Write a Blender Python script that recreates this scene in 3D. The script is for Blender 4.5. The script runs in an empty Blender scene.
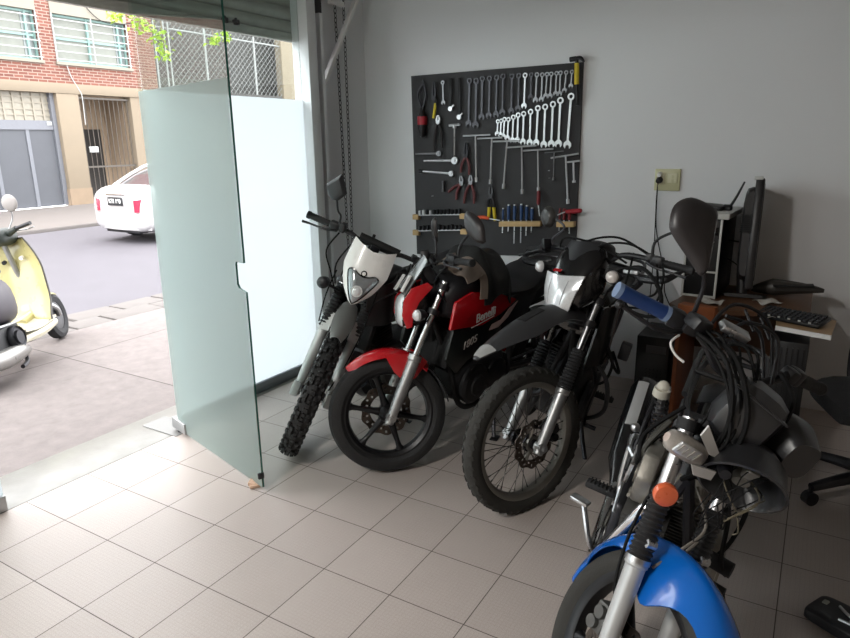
import bpy, bmesh, math, random
from mathutils import Vector as V, Matrix as MX, Euler
random.seed(7)
PI = math.pi
R = math.radians
SC = bpy.context.scene
COL = SC.collection


def lin(h):
    h = h.lstrip('#')
    c = [int(h[i:i + 2], 16) / 255 for i in (0, 2, 4)]
    return tuple(x / 12.92 if x <= .04045 else ((x + .055) / 1.055) ** 2.4 for x in c) + (1,)


MATS = {}


def mat(name, col='#808080', rough=.5, metal=0., var=.12, scale=12., bump=.0, bscale=60., coat=0., spec=.5, sheen=0., col2=None, aniso=None):
    """principled surface whose colour and roughness wander with a noise in object space"""
    if name in MATS:
        return MATS[name]
    m = bpy.data.materials.new(name)
    m.use_nodes = True
    nt = m.node_tree
    b = nt.nodes['Principled BSDF']
    b.inputs['Metallic'].default_value = metal
    b.inputs['Coat Weight'].default_value = coat
    b.inputs['Coat Roughness'].default_value = .08
    b.inputs['Specular IOR Level'].default_value = spec
    b.inputs['Sheen Weight'].default_value = sheen
    tc = nt.nodes.new('ShaderNodeTexCoord')
    n = nt.nodes.new('ShaderNodeTexNoise')
    n.inputs['Scale'].default_value = scale
    n.inputs['Detail'].default_value = 5
    nt.links.new(tc.outputs['Object'], n.inputs['Vector'])
    mix = nt.nodes.new('ShaderNodeMix')
    mix.data_type = 'RGBA'
    a = lin(col)
    if col2:
        c0, c1 = a, lin(col2)
    else:
        c0 = tuple(x * (1 - var) for x in a[:3]) + (1,)
        c1 = tuple(min(1, x * (1 + var)) for x in a[:3]) + (1,)
    mix.inputs[6].default_value = c0
    mix.inputs[7].default_value = c1
    nt.links.new(n.outputs['Fac'], mix.inputs[0])
    nt.links.new(mix.outputs[2], b.inputs['Base Color'])
    mr = nt.nodes.new('ShaderNodeMapRange')
    mr.inputs[3].default_value = max(0.02, rough - .1)
    mr.inputs[4].default_value = min(1, rough + .1)
    nt.links.new(n.outputs['Fac'], mr.inputs[0])
    nt.links.new(mr.outputs[0], b.inputs['Roughness'])
    if bump:
        n2 = nt.nodes.new('ShaderNodeTexNoise')
        n2.inputs['Scale'].default_value = bscale
        n2.inputs['Detail'].default_value = 6
        nt.links.new(tc.outputs['Object'], n2.inputs['Vector'])
        bp = nt.nodes.new('ShaderNodeBump')
        bp.inputs['Strength'].default_value = bump
        bp.inputs['Distance'].default_value = .01
        nt.links.new(n2.outputs['Fac'], bp.inputs['Height'])
        nt.links.new(bp.outputs[0], b.inputs['Normal'])
    MATS[name] = m
    return m


def glassmat(name, tint=(1, 1, 1), gloss=.08, rough=.0, trans=0., diff=0., dcol='#e8f0ee', seed_bump=0):
    """thin sheet: clear see-through, a share of mirror, a share of milky translucency"""
    m = bpy.data.materials.new(name)
    m.use_nodes = True
    nt = m.node_tree
    nt.nodes.clear()
    out = nt.nodes.new('ShaderNodeOutputMaterial')
    t = nt.nodes.new('ShaderNodeBsdfTransparent')
    t.inputs[0].default_value = tint + (1,)
    g = nt.nodes.new('ShaderNodeBsdfGlossy')
    g.inputs['Roughness'].default_value = rough
    cur = t.outputs[0]
    if trans:
        tr = nt.nodes.new('ShaderNodeBsdfTranslucent')
        tr.inputs[0].default_value = lin(dcol)
        mx = nt.nodes.new('ShaderNodeMixShader')
        mx.inputs[0].default_value = trans
        nt.links.new(cur, mx.inputs[1])
        nt.links.new(tr.outputs[0], mx.inputs[2])
        cur = mx.outputs[0]
    if diff:
        d = nt.nodes.new('ShaderNodeBsdfDiffuse')
        d.inputs[0].default_value = lin(dcol)
        mx = nt.nodes.new('ShaderNodeMixShader')
        mx.inputs[0].default_value = diff
        nt.links.new(cur, mx.inputs[1])
        nt.links.new(d.outputs[0], mx.inputs[2])
        cur = mx.outputs[0]
    mx = nt.nodes.new('ShaderNodeMixShader')
    mx.inputs[0].default_value = gloss
    nt.links.new(cur, mx.inputs[1])
    nt.links.new(g.outputs[0], mx.inputs[2])
    nt.links.new(mx.outputs[0], out.inputs[0])
    MATS[name] = m
    return m


def frame(z, x=None):
    """rotation matrix with local z along z"""
    z = V(z).normalized()
    r = V(x) if x is not None else (V((0, 0, 1)) if abs(z.z) < .9 else V((1, 0, 0)))
    y = z.cross(r).normalized()
    x2 = y.cross(z).normalized()
    return MX((x2, y, z)).transposed()


def crom(pts, sub):
    if sub <= 1 or len(pts) < 3:
        return [V(p) for p in pts]
    P = [V(p) for p in pts]
    o = []
    for i in range(len(P) - 1):
        p0, p1, p2, p3 = P[max(i - 1, 0)], P[i], P[i + 1], P[min(i + 2, len(P) - 1)]
        for k in range(sub):
            t = k / sub
            o.append(.5 * ((2 * p1) + (p2 - p0) * t + (2 * p0 - 5 * p1 + 4 * p2 - p3) * t * t + (3 * p1 - p0 - 3 * p2 + p3) * t ** 3))
    o.append(P[-1])
    return o


class MB:
    def __init__(s):
        s.v = []
        s.f = []

    def add(s, vs, fs, m=None):
        n = len(s.v)
        s.v += [tuple(m @ V(p)) if m is not None else tuple(p) for p in vs]
        s.f += [tuple(i + n for i in f) for f in fs]
        return s

    def box(s, c, d, rot=None, bev=0.):
        m = MX.Translation(V(c)) @ (Euler(rot).to_matrix().to_4x4() if isinstance(rot, (tuple, list)) else (rot.to_4x4() if rot is not None else MX.Identity(4)))
        x, y, z = d[0] / 2, d[1] / 2, d[2] / 2
        b = min(bev, .49 * min(d))
        if b <= 0:
            vs = [(i * x, j * y, k * z) for i in (-1, 1) for j in (-1, 1) for k in (-1, 1)]
            fs = [(0, 1, 3, 2), (4, 6, 7, 5), (0, 4, 5, 1), (2, 3, 7, 6), (0, 2, 6, 4), (1, 5, 7, 3)]
            return s.add(vs, fs, m)
        bm = bmesh.new()
        bmesh.ops.create_cube(bm, size=1)
        for v in bm.verts:
            v.co = V((v.co.x * d[0], v.co.y * d[1], v.co.z * d[2]))
        bmesh.ops.bevel(bm, geom=bm.edges[:], offset=b, segments=2, profile=.5, affect='EDGES')
        bm.verts.index_update()
        s.add([v.co for v in bm.verts], [[v.index for v in f.verts] for f in bm.faces], m)
        bm.free()
        return s

    def rings(s, rs, closed=False, cap=True, wrap=True):
        n = len(rs[0])
        base = len(s.v)
        for r in rs:
            s.v += [tuple(p) for p in r]
        k = len(rs)
        for i in range(k if closed else k - 1):
            a, b = base + i * n, base + ((i + 1) % k) * n
            for j in range(n if wrap else n - 1):
                j2 = (j + 1) % n
                s.f.append((a + j, a + j2, b + j2, b + j))
        if cap and not closed and wrap:
            s.f.append(tuple(base + j for j in range(n))[::-1])
            s.f.append(tuple(base + (k - 1) * n + j for j in range(n)))
        return s

    def cyl(s, p0, p1, r0, r1=None, n=14, cap=True):
        p0, p1 = V(p0), V(p1)
        r1 = r0 if r1 is None else r1
        f = frame(p1 - p0)
        return s.rings([[p + f @ V((r * math.cos(2 * PI * i / n), r * math.sin(2 * PI * i / n), 0)) for i in range(n)] for p, r in ((p0, r0), (p1, r1))], cap=cap)

    def tube(s, pts, r, n=8, sub=5, cap=True, closed=False):
        P = crom(pts, sub)
        rr = r if isinstance(r, (list, tuple)) else None
        rs = []
        f = None
        for i, p in enumerate(P):
            t = (P[min(i + 1, len(P) - 1)] - P[max(i - 1, 0)])
            if closed:
                t = P[(i + 1) % len(P)] - P[i - 1]
            t.normalize()
            if f is None:
                f = frame(t)
            else:
                x = f.col[0]
                x = (x - t * x.dot(t)).normalized()
                f = MX((x, t.cross(x), t)).transposed()
            if rr:
                u = i / max(1, len(P) - 1) * (len(rr) - 1)
                k = min(int(u), len(rr) - 2)
                ra = rr[k] + (rr[k + 1] - rr[k]) * (u - k)
            else:
                ra = r
            rs.append([p + f @ V((ra * math.cos(2 * PI * j / n), ra * math.sin(2 * PI * j / n), 0)) for j in range(n)])
        return s.rings(rs, cap=cap, closed=closed)

    def lathe(s, prof, o=(0, 0, 0), ax=(0, 0, 1), n=24, closed=False, cap=True, x=None):
        """prof: (radius, height along ax)"""
        f = frame(ax, x)
        o = V(o)
        return s.rings([[o + f @ V((r * math.cos(2 * PI * j / n), r * math.sin(2 * PI * j / n), h)) for j in range(n)] for r, h in prof], closed=closed, cap=cap and not closed)

    def prism(s, pts, d, m=None, bev=0.):
        """polygon pts (x,z) extruded +-d/2 along y"""
        bm = bmesh.new()
        vs = [bm.verts.new((p[0], -d / 2, p[1])) for p in pts]
        f = bm.faces.new(vs)
        r = bmesh.ops.extrude_face_region(bm, geom=[f])
        bmesh.ops.translate(bm, verts=[e for e in r['geom'] if isinstance(e, bmesh.types.BMVert)], vec=(0, d, 0))
        bmesh.ops.recalc_face_normals(bm, faces=bm.faces[:])
        if bev:
            bmesh.ops.bevel(bm, geom=bm.edges[:], offset=bev, segments=2, profile=.5, affect='EDGES')
        bm.verts.index_update()
        s.add([v.co for v in bm.verts], [[v.index for v in f.verts] for f in bm.faces], m)
        bm.free()
        return s

    def sph(s, c, r, n=16, m=10, rot=None):
        r = (r, r, r) if not isinstance(r, (tuple, list)) else r
        rm = Euler(rot).to_matrix() if rot else MX.Identity(3)
        c = V(c)
        rs = []
        for i in range(m + 1):
            a = -PI / 2 + PI * i / m
            ca = max(math.cos(a), .02)
            rs.append([c + rm @ V((r[0] * ca * math.cos(2 * PI * j / n), r[1] * ca * math.sin(2 * PI * j / n), r[2] * math.sin(a))) for j in range(n)])
        return s.rings(rs)

    def body(s, secs, n=24, sub=4):
        """loft along x: secs (x, yc, halfwidth, z0, z1, power)"""
        full = []
        P = [tuple(q) for q in secs]
        A = crom([(q[0], q[2], q[3]) for q in P], sub)
        B = crom([(q[1], q[4], q[5]) for q in P], sub)
        rs = []
        for a, b in zip(A, B):
            x, hw, z0 = a
            yc, z1, pw = b
            ring = []
            for j in range(n):
                t = 2 * PI * j / n
                c, sn = math.cos(t), math.sin(t)
                ring.append(V((x, yc + hw * math.copysign(abs(c) ** pw, c), (z0 + z1) / 2 + (z1 - z0) / 2 * math.copysign(abs(sn) ** pw, sn))))
            rs.append(ring)
        return s.rings(rs)

    def sheet(s, fn, nu, nv, th=0.):
        """surface fn(u,v), optionally thickened along its normals"""
        base = len(s.v)
        P = [[V(fn(i / nu, j / nv)) for j in range(nv + 1)] for i in range(nu + 1)]
        if not th:
            for row in P:
                s.v += [tuple(p) for p in row]
            for i in range(nu):
                for j in range(nv):
                    a = base + i * (nv + 1) + j
                    s.f.append((a, a + 1, a + nv + 2, a + nv + 1))
            return s
        N = [[None] * (nv + 1) for _ in range(nu + 1)]
        for i in range(nu + 1):
            for j in range(nv + 1):
                du = P[min(i + 1, nu)][j] - P[max(i - 1, 0)][j]
                dv = P[i][min(j + 1, nv)] - P[i][max(j - 1, 0)]
                nn = du.cross(dv)
                N[i][j] = nn.normalized() if nn.length > 1e-9 else V((0, 0, 1))
        for sgn in (.5, -.5):
            for i in range(nu + 1):
                for j in range(nv + 1):
                    s.v.append(tuple(P[i][j] + N[i][j] * th * sgn))
        w = nv + 1
        off = (nu + 1) * w
        for i in range(nu):
            for j in range(nv):
                a = base + i * w + j
                s.f.append((a, a + 1, a + w + 1, a + w))
                s.f.append((a + off, a + w + off, a + w + 1 + off, a + 1 + off))
        bd = [(i, 0) for i in range(nu)] + [(nu, j) for j in range(nv)] + [(i, nv) for i in range(nu, 0, -1)] + [(0, j) for j in range(nv, 0, -1)]
        for k in range(len(bd)):
            i, j = bd[k]
            i2, j2 = bd[(k + 1) % len(bd)]
            a, b = base + i * w + j, base + i2 * w + j2
            s.f.append((a, a + off, b + off, b))
        return s

    def xform(s, m):
        s.v = [tuple(m @ V(p)) for p in s.v]
        return s

    def build(s, name, m, parent=None, mx=None, sharp=35, bevel=0., sub=0, flat=False):
        me = bpy.data.meshes.new(name)
        me.from_pydata(s.v, [], s.f)
        bm = bmesh.new()
        bm.from_mesh(me)
        bmesh.ops.recalc_face_normals(bm, faces=bm.faces[:])
        for f in bm.faces:
            f.smooth = not flat
        for e in bm.edges:
            if len(e.link_faces) == 2 and e.calc_face_angle(0) > R(sharp):
                e.smooth = False
        bm.to_mesh(me)
        bm.free()
        me.materials.append(m if not isinstance(m, str) else MATS[m])
        o = bpy.data.objects.new(name, me)
        COL.objects.link(o)
        if parent is not None:
            o.parent = parent
        if mx is not None:
            o.matrix_local = mx
        if bevel:
            md = o.modifiers.new('bevel', 'BEVEL')
            md.width = bevel
            md.segments = 2
            md.limit_method = 'ANGLE'
        if sub:
            md = o.modifiers.new('sub', 'SUBSURF')
            md.levels = md.render_levels = sub
        return o


def empty(name, loc=(0, 0, 0), rot=(0, 0, 0), parent=None, mx=None):
    o = bpy.data.objects.new(name, None)
    o.empty_display_size = .05
    COL.objects.link(o)
    if parent is not None:
        o.parent = parent
    if mx is not None:
        o.matrix_local = mx
    else:
        o.location = loc
        o.rotation_euler = rot
    return o


def tag(o, label=None, cat=None, group=None, kind=None):
    if label:
        o['label'] = label
    if cat:
        o['category'] = cat
    if group:
        o['group'] = group
    if kind:
        o['kind'] = kind
    return o


def struct(o, label=None):
    o['kind'] = 'structure'
    if label:
        o['label'] = label
        o['category'] = o.name.split('_')[0].split('.')[0]
    return o


def copy_tree(o, parent=None):
    c = o.copy()
    COL.objects.link(c)
    c.parent = parent
    for ch in [k for k in o.children]:
        copy_tree(ch, c)
    return c


def text(s, name, size, m, parent=None, mx=None, ext=.001, shear=0., align='CENTER', bold=0.):
    cu = bpy.data.curves.new(name, 'FONT')
    cu.body = s
    cu.size = size
    cu.extrude = ext
    cu.shear = shear
    cu.align_x = align
    cu.align_y = 'CENTER'
    cu.offset = bold
    o = bpy.data.objects.new(name, cu)
    cu.materials.append(m)
    COL.objects.link(o)
    if parent is not None:
        o.parent = parent
    if mx is not None:
        o.matrix_local = mx
    return o


def mesh_text(s, name, size, m, parent, mx, ext=.001, shear=0., bold=0.):
    o = text(s, name, size, m, None, None, ext, shear, 'CENTER', bold)
    bpy.context.view_layer.update()
    me = bpy.data.meshes.new_from_object(o.evaluated_get(bpy.context.evaluated_depsgraph_get()))
    cu = o.data
    bpy.data.objects.remove(o)
    bpy.data.curves.remove(cu)
    me.name = name
    q = bpy.data.objects.new(name, me)
    COL.objects.link(q)
    q.parent = parent
    q.matrix_local = mx
    return q


def basis(o, x, y):
    """4x4 with origin o, local x along x, local y near y"""
    x = V(x).normalized()
    z = x.cross(V(y)).normalized()
    y = z.cross(x)
    m = MX((x, y, z)).transposed().to_4x4()
    m.translation = V(o)
    return m


# shared surfaces
BLACK = mat('black_plastic', '#16161a', .45, bump=.05)
MATTE = mat('matte_black', '#0e0e10', .7)
GLOSSB = mat('gloss_black', '#0c0c0e', .22, coat=.4)
RUBBER = mat('rubber', '#1b1b1d', .75, bump=.15, bscale=90)
CHROME = mat('chrome', '#d8d8da', .14, 1., var=.04)
STEEL = mat('bright_steel', '#bfc0c2', .3, 1., var=.1, scale=30)
ALU = mat('aluminium', '#a5a6a6', .42, .9, var=.1, scale=25)
ALUP = mat('silver_paint', '#b4b5b5', .4, .35, var=.06)
DARKST = mat('dark_steel', '#3a3a3d', .4, .9, var=.15, scale=30)
ENG = mat('engine_grey', '#5b5a58', .5, .7, var=.2, scale=40, bump=.1)
ENGB = mat('engine_black', '#1d1d1f', .5, .3, var=.2, scale=40, bump=.05)
DIRTM = mat('dirty_metal', '#8f8b83', .5, .7, var=.3, scale=35, bump=.1)
LENSG = mat('grey_lens', '#9aa0a4', .12, .5, var=.25, scale=60, coat=.6)
LENS = mat('clear_lens', '#d6d8da', .15, .25, var=.18, scale=90, coat=.6)
CABLE = mat('cable_black', '#0a0a0b', .75, spec=.25)
WHITEP = mat('white_plastic', '#e9e8e6', .3, var=.03, coat=.3)
BRASS = mat('brown_brass', '#6c5636', .45, .8, var=.2, scale=40)
# ------------------------------------------------------------------ the shop
S = .31                                   # floor tile
GX, YB, HC = -.06, 3.04, 3.0              # glass line, back wall, ceiling height


def nodes(name):
    m = bpy.data.materials.new(name)
    m.use_nodes = True
    MATS[name] = m
    nt = m.node_tree
    return m, nt, nt.nodes['Principled BSDF'], lambda t, **k: nt.nodes.new(t), nt.links.new


def mth(nt, op, a, b=None, c=None):
    n = nt.nodes.new('ShaderNodeMath')
    n.operation = op
    for i, x in enumerate((a, b, c)):
        if x is None:
            continue
        if isinstance(x, (int, float)):
            n.inputs[i].default_value = x
        else:
            nt.links.new(x, n.inputs[i])
    return n.outputs[0]


def rgbmix(nt, f, a, b):
    n = nt.nodes.new('ShaderNodeMix')
    n.data_type = 'RGBA'
    for i, x in ((0, f), (6, a), (7, b)):
        if isinstance(x, (int, float)):
            n.inputs[i].default_value = x
        elif isinstance(x, tuple):
            n.inputs[i].default_value = x
        else:
            nt.links.new(x, n.inputs[i])
    return n.outputs[2]


def tile_material(name, size, cols, grout, gw, rough, weave=True, offs=(0, 0), per=.45):
    m, nt, b, N, L = nodes(name)
    tc = N('ShaderNodeTexCoord')
    sp = N('ShaderNodeSeparateXYZ')
    L(tc.outputs['Object'], sp.inputs[0])
    ux = mth(nt, 'DIVIDE', mth(nt, 'ADD', sp.outputs[0], offs[0]), size)
    uy = mth(nt, 'DIVIDE', mth(nt, 'ADD', sp.outputs[1], offs[1]), size)
    dx = mth(nt, 'ABSOLUTE', mth(nt, 'SUBTRACT', mth(nt, 'FRACT', mth(nt, 'ADD', ux, .5)), .5))
    dy = mth(nt, 'ABSOLUTE', mth(nt, 'SUBTRACT', mth(nt, 'FRACT', mth(nt, 'ADD', uy, .5)), .5))
    dm = mth(nt, 'MINIMUM', dx, dy)
    g = mth(nt, 'LESS_THAN', dm, gw / size / 2)
    cv = N('ShaderNodeCombineXYZ')
    L(mth(nt, 'FLOOR', ux), cv.inputs[0])
    L(mth(nt, 'FLOOR', uy), cv.inputs[1])
    wn = N('ShaderNodeTexWhiteNoise')
    wn.noise_dimensions = '3D'
    L(cv.outputs[0], wn.inputs['Vector'])
    no = N('ShaderNodeTexNoise')
    no.inputs['Scale'].default_value = 9
    no.inputs['Detail'].default_value = 8
    no.inputs['Roughness'].default_value = .7
    L(tc.outputs['Object'], no.inputs['Vector'])
    f = mth(nt, 'ADD', mth(nt, 'MULTIPLY', wn.outputs['Value'], per), mth(nt, 'MULTIPLY', no.outputs['Fac'], 1 - per))
    c = rgbmix(nt, f, lin(cols[0]), lin(cols[1]))
    ns = N('ShaderNodeTexNoise')
    ns.inputs['Scale'].default_value = 420
    ns.inputs['Detail'].default_value = 2
    L(tc.outputs['Object'], ns.inputs['Vector'])
    c = rgbmix(nt, mth(nt, 'MULTIPLY', mth(nt, 'GREATER_THAN', ns.outputs['Fac'], .53), .40), c, lin('#857970'))
    h = mth(nt, 'MULTIPLY', g, -1)
    if weave:
        wx = mth(nt, 'SINE', mth(nt, 'MULTIPLY', sp.outputs[0], 2 * PI / .0155))
        wy = mth(nt, 'SINE', mth(nt, 'MULTIPLY', sp.outputs[1], 2 * PI / .0155))
        wv = mth(nt, 'MAXIMUM', wx, wy)
        h = mth(nt, 'ADD', h, mth(nt, 'MULTIPLY', wv, .12))
        h = mth(nt, 'ADD', h, mth(nt, 'MULTIPLY', ns.outputs['Fac'], .35))
        c = rgbmix(nt, mth(nt, 'MULTIPLY', mth(nt, 'GREATER_THAN', wv, .90), .22), c, lin('#8d827b'))
    c = rgbmix(nt, g, c, lin(grout))
    L(c, b.inputs['Base Color'])
    L(mth(nt, 'ADD', rough, mth(nt, 'MULTIPLY', mth(nt, 'ADD', g, no.outputs['Fac']), .22)), b.inputs['Roughness'])
    bp = N('ShaderNodeBump')
    bp.inputs['Strength'].default_value = .35
    bp.inputs['Distance'].default_value = .002
    L(h, bp.inputs['Height'])
    L(bp.outputs[0], b.inputs['Normal'])
    return m


TILE = tile_material('floor_tile', S, ('#aaa09a', '#bcb2ac'), '#4a423c', .0035, .3)
PAVE = tile_material('pavement_slabs', 1.7, ('#454040', '#8a8280'), '#443f3d', .010, .75, weave=False, offs=(.55, .15), per=.08)
WALL = mat('wall_paint', '#e0e1e3', .6, var=.02, scale=1.6, bump=.06, bscale=35)
CEIL = mat('ceiling_paint', '#a9a8a6', .8, var=.02)
MARBLE = mat('threshold_marble', '#8b8a85', .35, var=.0, scale=7, col2='#6b6963', bump=.05)
WFRAME = mat('white_aluminium', '#e6e8ea', .35, var=.03)
GREYAL = mat('grey_aluminium', '#7e8488', .4, .5, var=.05)
SHUT = mat('shutter_steel', '#bcbdb5', .5, .2, var=.25, scale=14, bump=.05)
CLEAR = glassmat('clear_glass', (.93, .97, .96), .07, 0)
FILM = glassmat('frosted_film', (.96, 1, .99), .04, .25, trans=.985, dcol='#b6babe')
DFILM = glassmat('door_frosted_film', (.95, .99, .98), .05, .2, trans=.78, diff=.1, dcol='#effdf9')
GEDGE = mat('glass_edge_green', '#2f5a50', .15, var=.05)

struct(MB().box((2.8, -.73, -.06), (5.6, 7.54, .12)).build('floor', TILE))
struct(MB().box((-.065, 2.72, -.06), (.13, .64, .12)).build('floor_edge', TILE))
struct(MB().box((2.55, -.73, HC + .06), (6.1, 7.8, .12)).build('ceiling', CEIL))
struct(MB().box((2.55, YB + .08, 1.5), (6.1, .16, 3.2)).build('wall_back', WALL))
struct(MB().box((5.66, -.73, 1.5), (.12, 7.8, 3.2)).build('wall_right', mat('wall_paint_brown', '#a39a90', .7)))
struct(MB().box((2.55, -4.58, 1.5), (6.1, .16, 3.2)).build('wall_front', MATS['wall_paint_brown']))
w = MB()
w.box((-.165, 2.78, 1.5), (.07, .76, 3.2))
w.box((-.325, 2.94, 1.5), (.25, .44, 3.2))
w.box((-.29, -4.55, 1.5), (.32, .3, 3.2))
w.box((-.29, -2.62, 1.5), (.32, .12, 3.2))
w.box((-.30, -1.12, 2.90), (.30, 7.1, .4))
struct(w.build('wall_left', WALL))
# threshold between the tiles and the pavement
struct(MB().box((-.189, -1.0, -.06), (.365, 6.8, .117), bev=.004).build('trim_threshold', MARBLE))
# jamb: white aluminium post, shutter guide, white strip
j = MB().box((-.05, 2.245, 1.3), (.14, .09, 2.6), bev=.004)
j.box((-.02, 2.292, 1.3), (.06, .004, 2.6))
struct(j.build('trim_jamb', WFRAME))
struct(MB().box((-.075, 2.315, 1.3), (.07, .05, 2.6)).box((-.02, 2.3, 1.3), (.03, .02, 2.6)).build('trim_guide', GREYAL))
struct(MB().box((-.035, 2.372, 1.235), (.07, .032, 2.47), bev=.003).build('trim_strip', WFRAME))
o = MB().box((-.03, 2.376, 2.52), (.05, .045, .10), (0, 0, R(45)), bev=.004).build('trim_cap', mat('cap_grey', '#33353a', .5))
struct(o)


def glazing(root, W, z0, z1, film_top, film, th=.01, notch=None):
    """a sheet in the root's local xz plane, split at the film's top edge; the film is its own skin"""
    pts = [(0, z0), (W, z0)]
    if notch:
        a, b, d = notch
        pts += [(W, a), (W - d * .8, a + .012), (W - d, a + .03), (W - d, b - .012), (W - d * .9, b), (W, b)]
    up = [(W, film_top), (0, film_top)]
    MB().prism(pts + [(W, z1), (0, z1)], th).build('glass_pane', CLEAR, root)
    f = MB()
    P = pts + up
    f.v = [(p[0], -th / 2 - .0015, p[1]) for p in P]
    f.f = [tuple(range(len(P)))]
    f.build('frosted_film', film, root)
    e = MB()
    edge = pts[1:] + [(W, z1)]
    for p, q in zip(edge, edge[1:]):
        a, b = V((p[0] + .0008, -th / 2, p[1])), V((q[0] + .0008, -th / 2, q[1]))
        n = len(e.v)
        e.v += [tuple(a), tuple(b), tuple(b + V((0, th, 0))), tuple(a + V((0, th, 0)))]
        e.f.append((n, n + 1, n + 2, n + 3))
    e.build('glass_edge', GEDGE, root)


# the open glass door, swung inward on its floor pivot
ang = math.atan2(.648 - .887, .86)
door = struct(empty('door_1', (0, .887, 0), (0, 0, ang)))
glazing(door, .945, .022, 2.42, 1.888, DFILM, notch=(.985, 1.118, .075))
p = MB().box((.02, 0, .052), (.17, .034, .064), bev=.003).box((.02, 0, 2.40), (.17, .034, .06), bev=.003)
p.build('pivot_fitting', ALU, door)
MB().cyl((.0, 0, 0), (.0, 0, .03), .012).build('pivot_pin', DARKST, door)
MB().box((.945, -.008, .085), (.014, .03, .03), bev=.003).build('edge_stop', BLACK, door)
MB().box((.0, .012, .0015), (.30, .16, .003)).xform(MX.Translation((-.12, .9, 0)) @ MX.Rotation(0, 4, 'Z')).build('trim_pivot_plate', mat('pivot_plate_grey', '#7c7c7a', .45, .3))['kind'] = 'structure'
# fixed glazing right of the doorway
w1 = struct(empty('window_1', (GX, .95, 0), (0, 0, R(90))))
glazing(w1, 1.25, .05, 2.64, 1.905, FILM)
MB().box((.625, 0, .035), (1.27, .05, .07), bev=.004).build('bottom_rail', GREYAL, w1)
MB().box((.625, 0, 2.66), (1.27, .05, .06), bev=.004).build('top_rail', GREYAL, w1)
# glazing left of the doorway, mostly outside the frame
w2 = struct(empty('window_2', (GX + .05, -2.55, 0), (0, 0, R(90))))
glazing(w2, 2.46, .022, 2.42, 1.9, FILM)
MB().box((2.38, 0, .042), (.17, .034, .075), bev=.003).build('pivot_fitting', ALU, w2)
MB().box((1.2, 0, 2.44), (2.5, .05, .06), bev=.004).build('top_rail', GREYAL, w2)

w3 = struct(empty('window_3', (GX + .05, -4.4, 0), (0, 0, R(90))))
MB().prism([(0, .03), (1.7, .03), (1.7, 2.55), (0, 2.55)], .01).build('glass_pane', CLEAR, w3)
MB().box((.85, 0, .03), (1.72, .05, .06), bev=.004).build('bottom_rail', GREYAL, w3)
# roller shutter, raised; its lowest slats show under the lintel
sh = tag(empty('roller_shutter', (-.15, 0, 0)), 'grey steel roller shutter raised above the shop entrance', 'shutter')


def slat_profile(u, v):
    z = 2.335 + u * .36
    ph = (u * .36 / .085) % 1
    return (.02 * math.sin(PI * min(1, ph * 1.2)) - (.012 if ph > .86 else 0), -2.55 + v * 4.85, z)


MB().sheet(slat_profile, 84, 2, .004).build('slat_curtain', SHUT, sh, sharp=25)
MB().box((0, -.125, 2.308), (.05, 4.85, .05), bev=.004).box((.02, -.125, 2.29), (.012, 4.85, .02)).build('bottom_bar', SHUT, sh)
for y in (1.62, 1.71):
    MB().box((.03, y, 2.335), (.03, .035, .03), bev=.004).cyl((.03, y, 2.32), (.03, y, 2.36), .008).build('bolt', DARKST, sh)


# hanging chain of the shutter hoist
def chain(name, pts, link=.026, wire=.0031):
    mb = MB()
    P = crom(pts, 20)
    d = 0
    seg = []
    for a, b in zip(P, P[1:]):
        seg.append((d, a, b))
        d += (b - a).length
    k, t = 0, 0.
    while t < d - link:
        for s0, a, b in seg:
            if s0 <= t <= s0 + (b - a).length + 1e-9:
                q = a + (b - a) * ((t - s0) / max(1e-9, (b - a).length))
                dr = (b - a).normalized()
        f = frame(dr)
        side = f.col[0] if k % 2 else f.col[1]
        mb.tube([q + dr * (link * .72 * math.cos(2 * PI * i / 8)) + side * (link * .40 * math.sin(2 * PI * i / 8)) for i in range(8)], wire, 4, 1, closed=True)
        t += link * 1.2
        k += 1
    return mb


ch = tag(empty('hoist_chain', (0, 0, 0)), 'dark steel hoist chain hanging in a long loop beside the entrance jamb', 'chain')
chain('a', [(-.09, 2.64, 2.75), (-.085, 2.652, 1.8), (-.08, 2.672, .62)]).build('chain_strand', DARKST, ch)
chain('a', [(-.09, 2.745, 2.75), (-.085, 2.735, 1.6), (-.08, 2.715, .62), (-.08, 2.693, .57), (-.08, 2.672, .61)]).build('chain_strand', mat('dull_steel', '#3f3f3f', .4, .6), ch)
br = tag(empty('shutter_bracket', (0, 0, 0)), 'white painted diagonal steel brace high on the wall beside the chains', 'bracket')
bm_ = MB()
f_ = frame(V((0, 2.90, 2.75)) - V((-.06, 2.47, 2.03)), (1, 0, 0)).to_4x4()
bm_.box((0, 0, 0), (.035, .03, .84), bev=.003)
bm_.xform(MX.Translation((-.055, 2.685, 2.39)) @ f_).build('brace', WHITEP, br)
MB().box((-.09, 2.66, 2.585), (.03, .16, .035), bev=.003).build('cross_arm', WHITEP, br)

# power outlet with a plugged cord
ou = tag(empty('power_outlet', (2.2, YB, 1.37)), 'cream double power outlet with black plug on the white wall', 'outlet')
CREAM = mat('cream_plastic', '#c9c79f', .4, var=.03)
MB().box((.0, -.009, 0), (.155, .016, .135), bev=.004).build('back_plate', CREAM, ou)
MB().box((.032, -.019, .012), (.06, .008, .06), bev=.003).box((-.04, -.019, .01), (.05, .006, .075), bev=.003).build('socket_insert', mat('cream_insert', '#d6d4b4', .35, var=.02), ou)
MB().box((.034, -.024, .02), (.012, .003, .02)).box((.034, -.024, -.005), (.012, .003, .02)).build('switch', CREAM, ou)
pg = tag(empty('plug_cord', (2.2, YB, 1.37)), 'black plug and its thin cord hanging from the cream wall outlet', 'cord')
MB().cyl((-.045, -.022, .0), (-.045, -.062, -.006), .021, .015).build('plug', BLACK, pg)
MB().cyl((-.045, -.02, .035), (-.045, -.055, .03), .017, .012).build('adapter', WHITEP, pg)
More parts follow.
